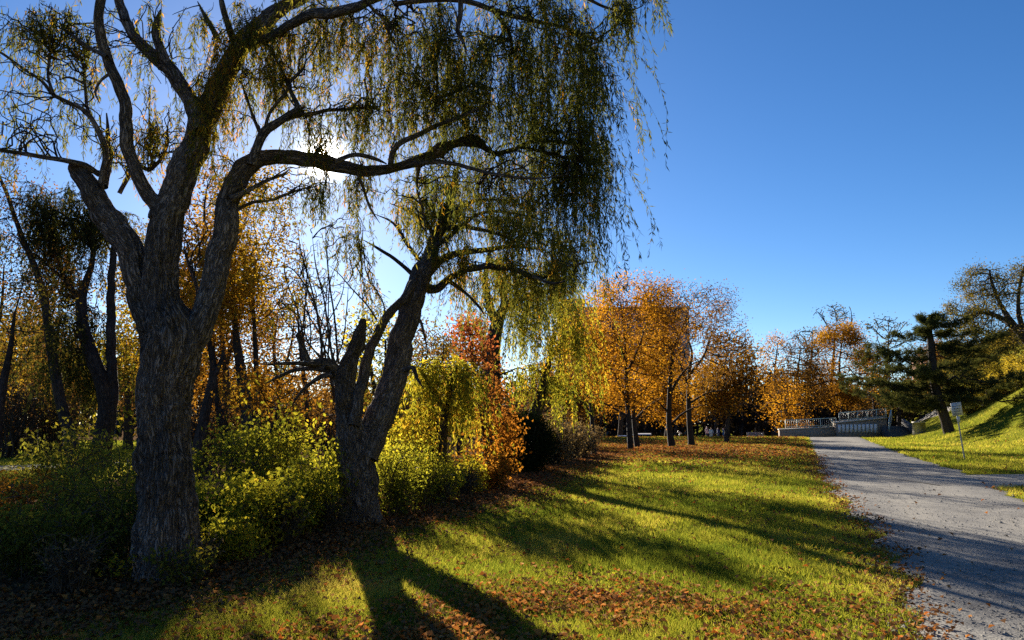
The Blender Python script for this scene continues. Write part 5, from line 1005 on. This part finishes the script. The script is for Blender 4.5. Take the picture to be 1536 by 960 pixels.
# ------------------------------------------------------------------ grass and leaf litter
def polar(n, r0, r1, a0, a1, rs, pw=1.5):
    u = rs.random(n); e = 1-(pw-0.0)
    q = 1-pw; r = (r0**q+u*(r1**q-r0**q))**(1/q); a = rs.uniform(a0, a1, n); return r*np.sin(a), r*np.cos(a), r
def grass():
    rs = np.random.default_rng(44); x, y, r = polar(1150000, 4.6, 78, R(-44), R(44), rs, 1.25)
    keep = ~in_path(x, y, -.03-.75*np.maximum(0, fbm(np.stack([x*1.6, y*1.6, 0*x], -1), 3)-.45)) & (rs.random(len(x)) > litter_w(x, y)*1.05) & (y < 78)
    thin = fbm(np.stack([x*1.1, y*1.1, 0*x+4], -1), 3); keep &= rs.random(len(x)) < np.clip((thin-.2)*3.4, .3, 1)
    x, y, r, thin = x[keep], y[keep], r[keep], thin[keep]; n = len(x); z = H(x, y)
    h = rs.uniform(.03, .075, n)*(.7+.8*thin)*(1+.015*r); w = .0055*(.6+r/9)
    a = rs.uniform(0, 6.28, n); lean = rs.normal(size=(n, 2))*.5
    B = np.stack([x, y, z-.004], -1); s = np.stack([np.cos(a), np.sin(a), 0*a], -1)*w[:, None]*.5
    tip = B+np.stack([lean[:, 0]*h, lean[:, 1]*h, h], -1)
    V = np.stack([B-s, B+s, tip], 1).reshape(-1, 3); b = Buf()
    v = np.clip(.47+1.5*(fbm(np.stack([x*.5, y*.5, 0*x], -1), 3)-.5)+.5*(fbm(np.stack([x*3, y*3, 0*x+2], -1), 2)-.5)+rs.normal(size=n)*.22, 0, 1)
    b.add(V, None, np.arange(n*3).reshape(-1, 3), v=v)
    tag(b.build("grass", M['grass'], None), "short green grass of the sunlit park lawn", "grass", kind="stuff")
grass()
def litter():
    rs = np.random.default_rng(45); xs, ys, sz, hu = [], [], [], []
    def put(x, y, size, hue): xs.append(x); ys.append(y); sz.append(np.broadcast_to(size, x.shape)*np.ones(len(x))); hu.append(np.broadcast_to(hue, x.shape)*np.ones(len(x)))
    # sparse everywhere
    x, y, r = polar(26000, 4.6, 60, R(-46), R(46), rs, 1.4); k = (x > lawn_edge(y)-.5) & (~in_path(x, y, -.35) | (rs.random(len(x)) < .04)); k &= rs.random(len(x)) < np.clip((fbm(np.stack([x*.8, y*.8, 0*x+9], -1), 3)-.3)*2.4, .08, 1); x, y, r = x[k], y[k], r[k]; put(x, y, .045+.0016*r, .45)
    # orange heap near the bottom of the view
    n = 36000; x = rs.uniform(-2.6, 3.0, n); y = rs.uniform(4.6, 8.6, n)
    dens = np.clip(1.25*np.exp(-(((x-.75)/1.35)**2+((y-7.0)/.75)**2))+.8*np.exp(-(((x+.35)/1.3)**2+((y-6.3)/.55)**2))+.6*np.exp(-((y-5.5)/.5)**2)*(x < 2.2), 0, 1)
    dens *= np.clip((fbm(np.stack([x*2.2, y*2.2, 0*x], -1), 3)-.3)*3.2, 0.03, 1); k = rs.random(n) < dens; put(x[k], y[k], rs.uniform(.03, .066, int(k.sum())), .6)
    # brown band under the shrubs
    n = 42000; y = 4+rs.random(n)**1.6*34; e = rs.normal(size=n)*.55; x = lawn_edge(y)-.15+e*(1+.02*y); put(x, y, .05+.0018*y, .33)
    n = 16000; y = rs.uniform(4, 30, n); x = lawn_edge(y)-rs.random(n)**1.5*6; put(x, y, .055+.0015*y, .25)
    # under the maples
    n = 24000; x = rs.normal(size=n)*6.5+8.5; y = rs.normal(size=n)*8+43; k = (x > lawn_edge(y)) & (x < path_l(y)) & (y < 76) & (y > 24); put(x[k], y[k], .12, rs.uniform(.35, .95, int(k.sum())))
    n = 5000; y = rs.uniform(50, 76, n); x = rs.uniform(6, 27, n); k = ~in_path(x, y, .2) & (x < path_l(y)); put(x[k], y[k], .15, .7)
    # path margins
    n = 2600; y = 5+rs.random(n)**1.5*30; x = path_l(y)+rs.normal(size=n)*.22; put(x, y, .04+.001*y, .4)
    x = np.concatenate(xs); y = np.concatenate(ys); s = np.concatenate(sz); h = np.concatenate(hu); n = len(x)
    z = H(x, y)+rs.uniform(.015, .06, n)*(1+s*3)+np.where(in_path(x, y), .025, 0); a = rs.uniform(0, 6.28, n)
    d = np.stack([np.cos(a), np.sin(a), rs.normal(size=n)*.32], -1); nr = np.stack([rs.normal(size=n)*.4, rs.normal(size=n)*.4, np.ones(n)], -1)
    b = Buf(); v = np.clip(h+rs.normal(size=n)*.2, 0, 1); leaves(b, np.stack([x, y, z], -1), d, s*rs.uniform(.6, 1.35, n), s*.7*rs.uniform(.7, 1.2, n), v, .5, nr, rs)
    tag(b.build("fallen_leaves", M['litter'], None), "orange and brown fallen leaves strewn over lawn and wood edge", "leaf litter", kind="stuff")
litter()
def weeds():
    rs = np.random.default_rng(47); x, y, r = polar(2600, 4.8, 26, R(-40), R(40), rs, 1.4); k = ~in_path(x, y, .1) & (x > lawn_edge(y)+.2) & (fbm(np.stack([x*.7, y*.7, 0*x+7], -1), 2) > .47); x, y = x[k], y[k]; n = len(x); m = 8
    o = np.repeat(np.stack([x, y, H(x, y)+.004], -1), m, 0); a = rs.uniform(0, 6.28, n*m); d = np.stack([np.cos(a), np.sin(a), rs.uniform(.15, .9, n*m)], -1)
    b = Buf(); leaves(b, o, d, np.repeat(rs.uniform(.04, .10, n), m), np.repeat(rs.uniform(.014, .03, n), m), np.clip(np.repeat(rs.uniform(.1, .6, n), m)+rs.normal(size=n*m)*.1, 0, 1), .3, np.tile([0, 0, 1.0], (n*m, 1))+rs.normal(size=(n*m, 3))*.2, rs)
    tag(b.build("weeds", M['shrub'], None), "small broad leaved weeds among the grass", "weeds", kind="stuff")
weeds()
def pebbles():
    rs = np.random.default_rng(46); x, y, r = polar(26000, 4.8, 22, R(5), R(46), rs, 1.5); k = in_path(x, y, .12); x, y, r = x[k], y[k], r[k]; n = len(x)
    s = rs.lognormal(-4.95, .45, n)*(1+.02*r); z = H(x, y)+.026; b = Buf()
    O = np.array([(1, 0, 0), (0, 1, 0), (-1, 0, 0), (0, -1, 0), (0, 0, .8), (0, 0, -.8)]); V = np.stack([x, y, z], -1)[:, None]+O[None]*s[:, None, None]*rs.uniform(.6, 1.3, (n, 6, 1))
    Fc = np.array([(0, 1, 4), (1, 2, 4), (2, 3, 4), (3, 0, 4)]); T_ = (np.arange(n)*6)[:, None, None]+Fc[None]
    b.add(V.reshape(-1, 3), None, T_.reshape(-1, 3), v=np.repeat(rs.random(n), 4)); tag(b.build("pebbles", M['gravel'], None), "loose pebbles on the gravel path", "gravel", kind="stuff")
pebbles()
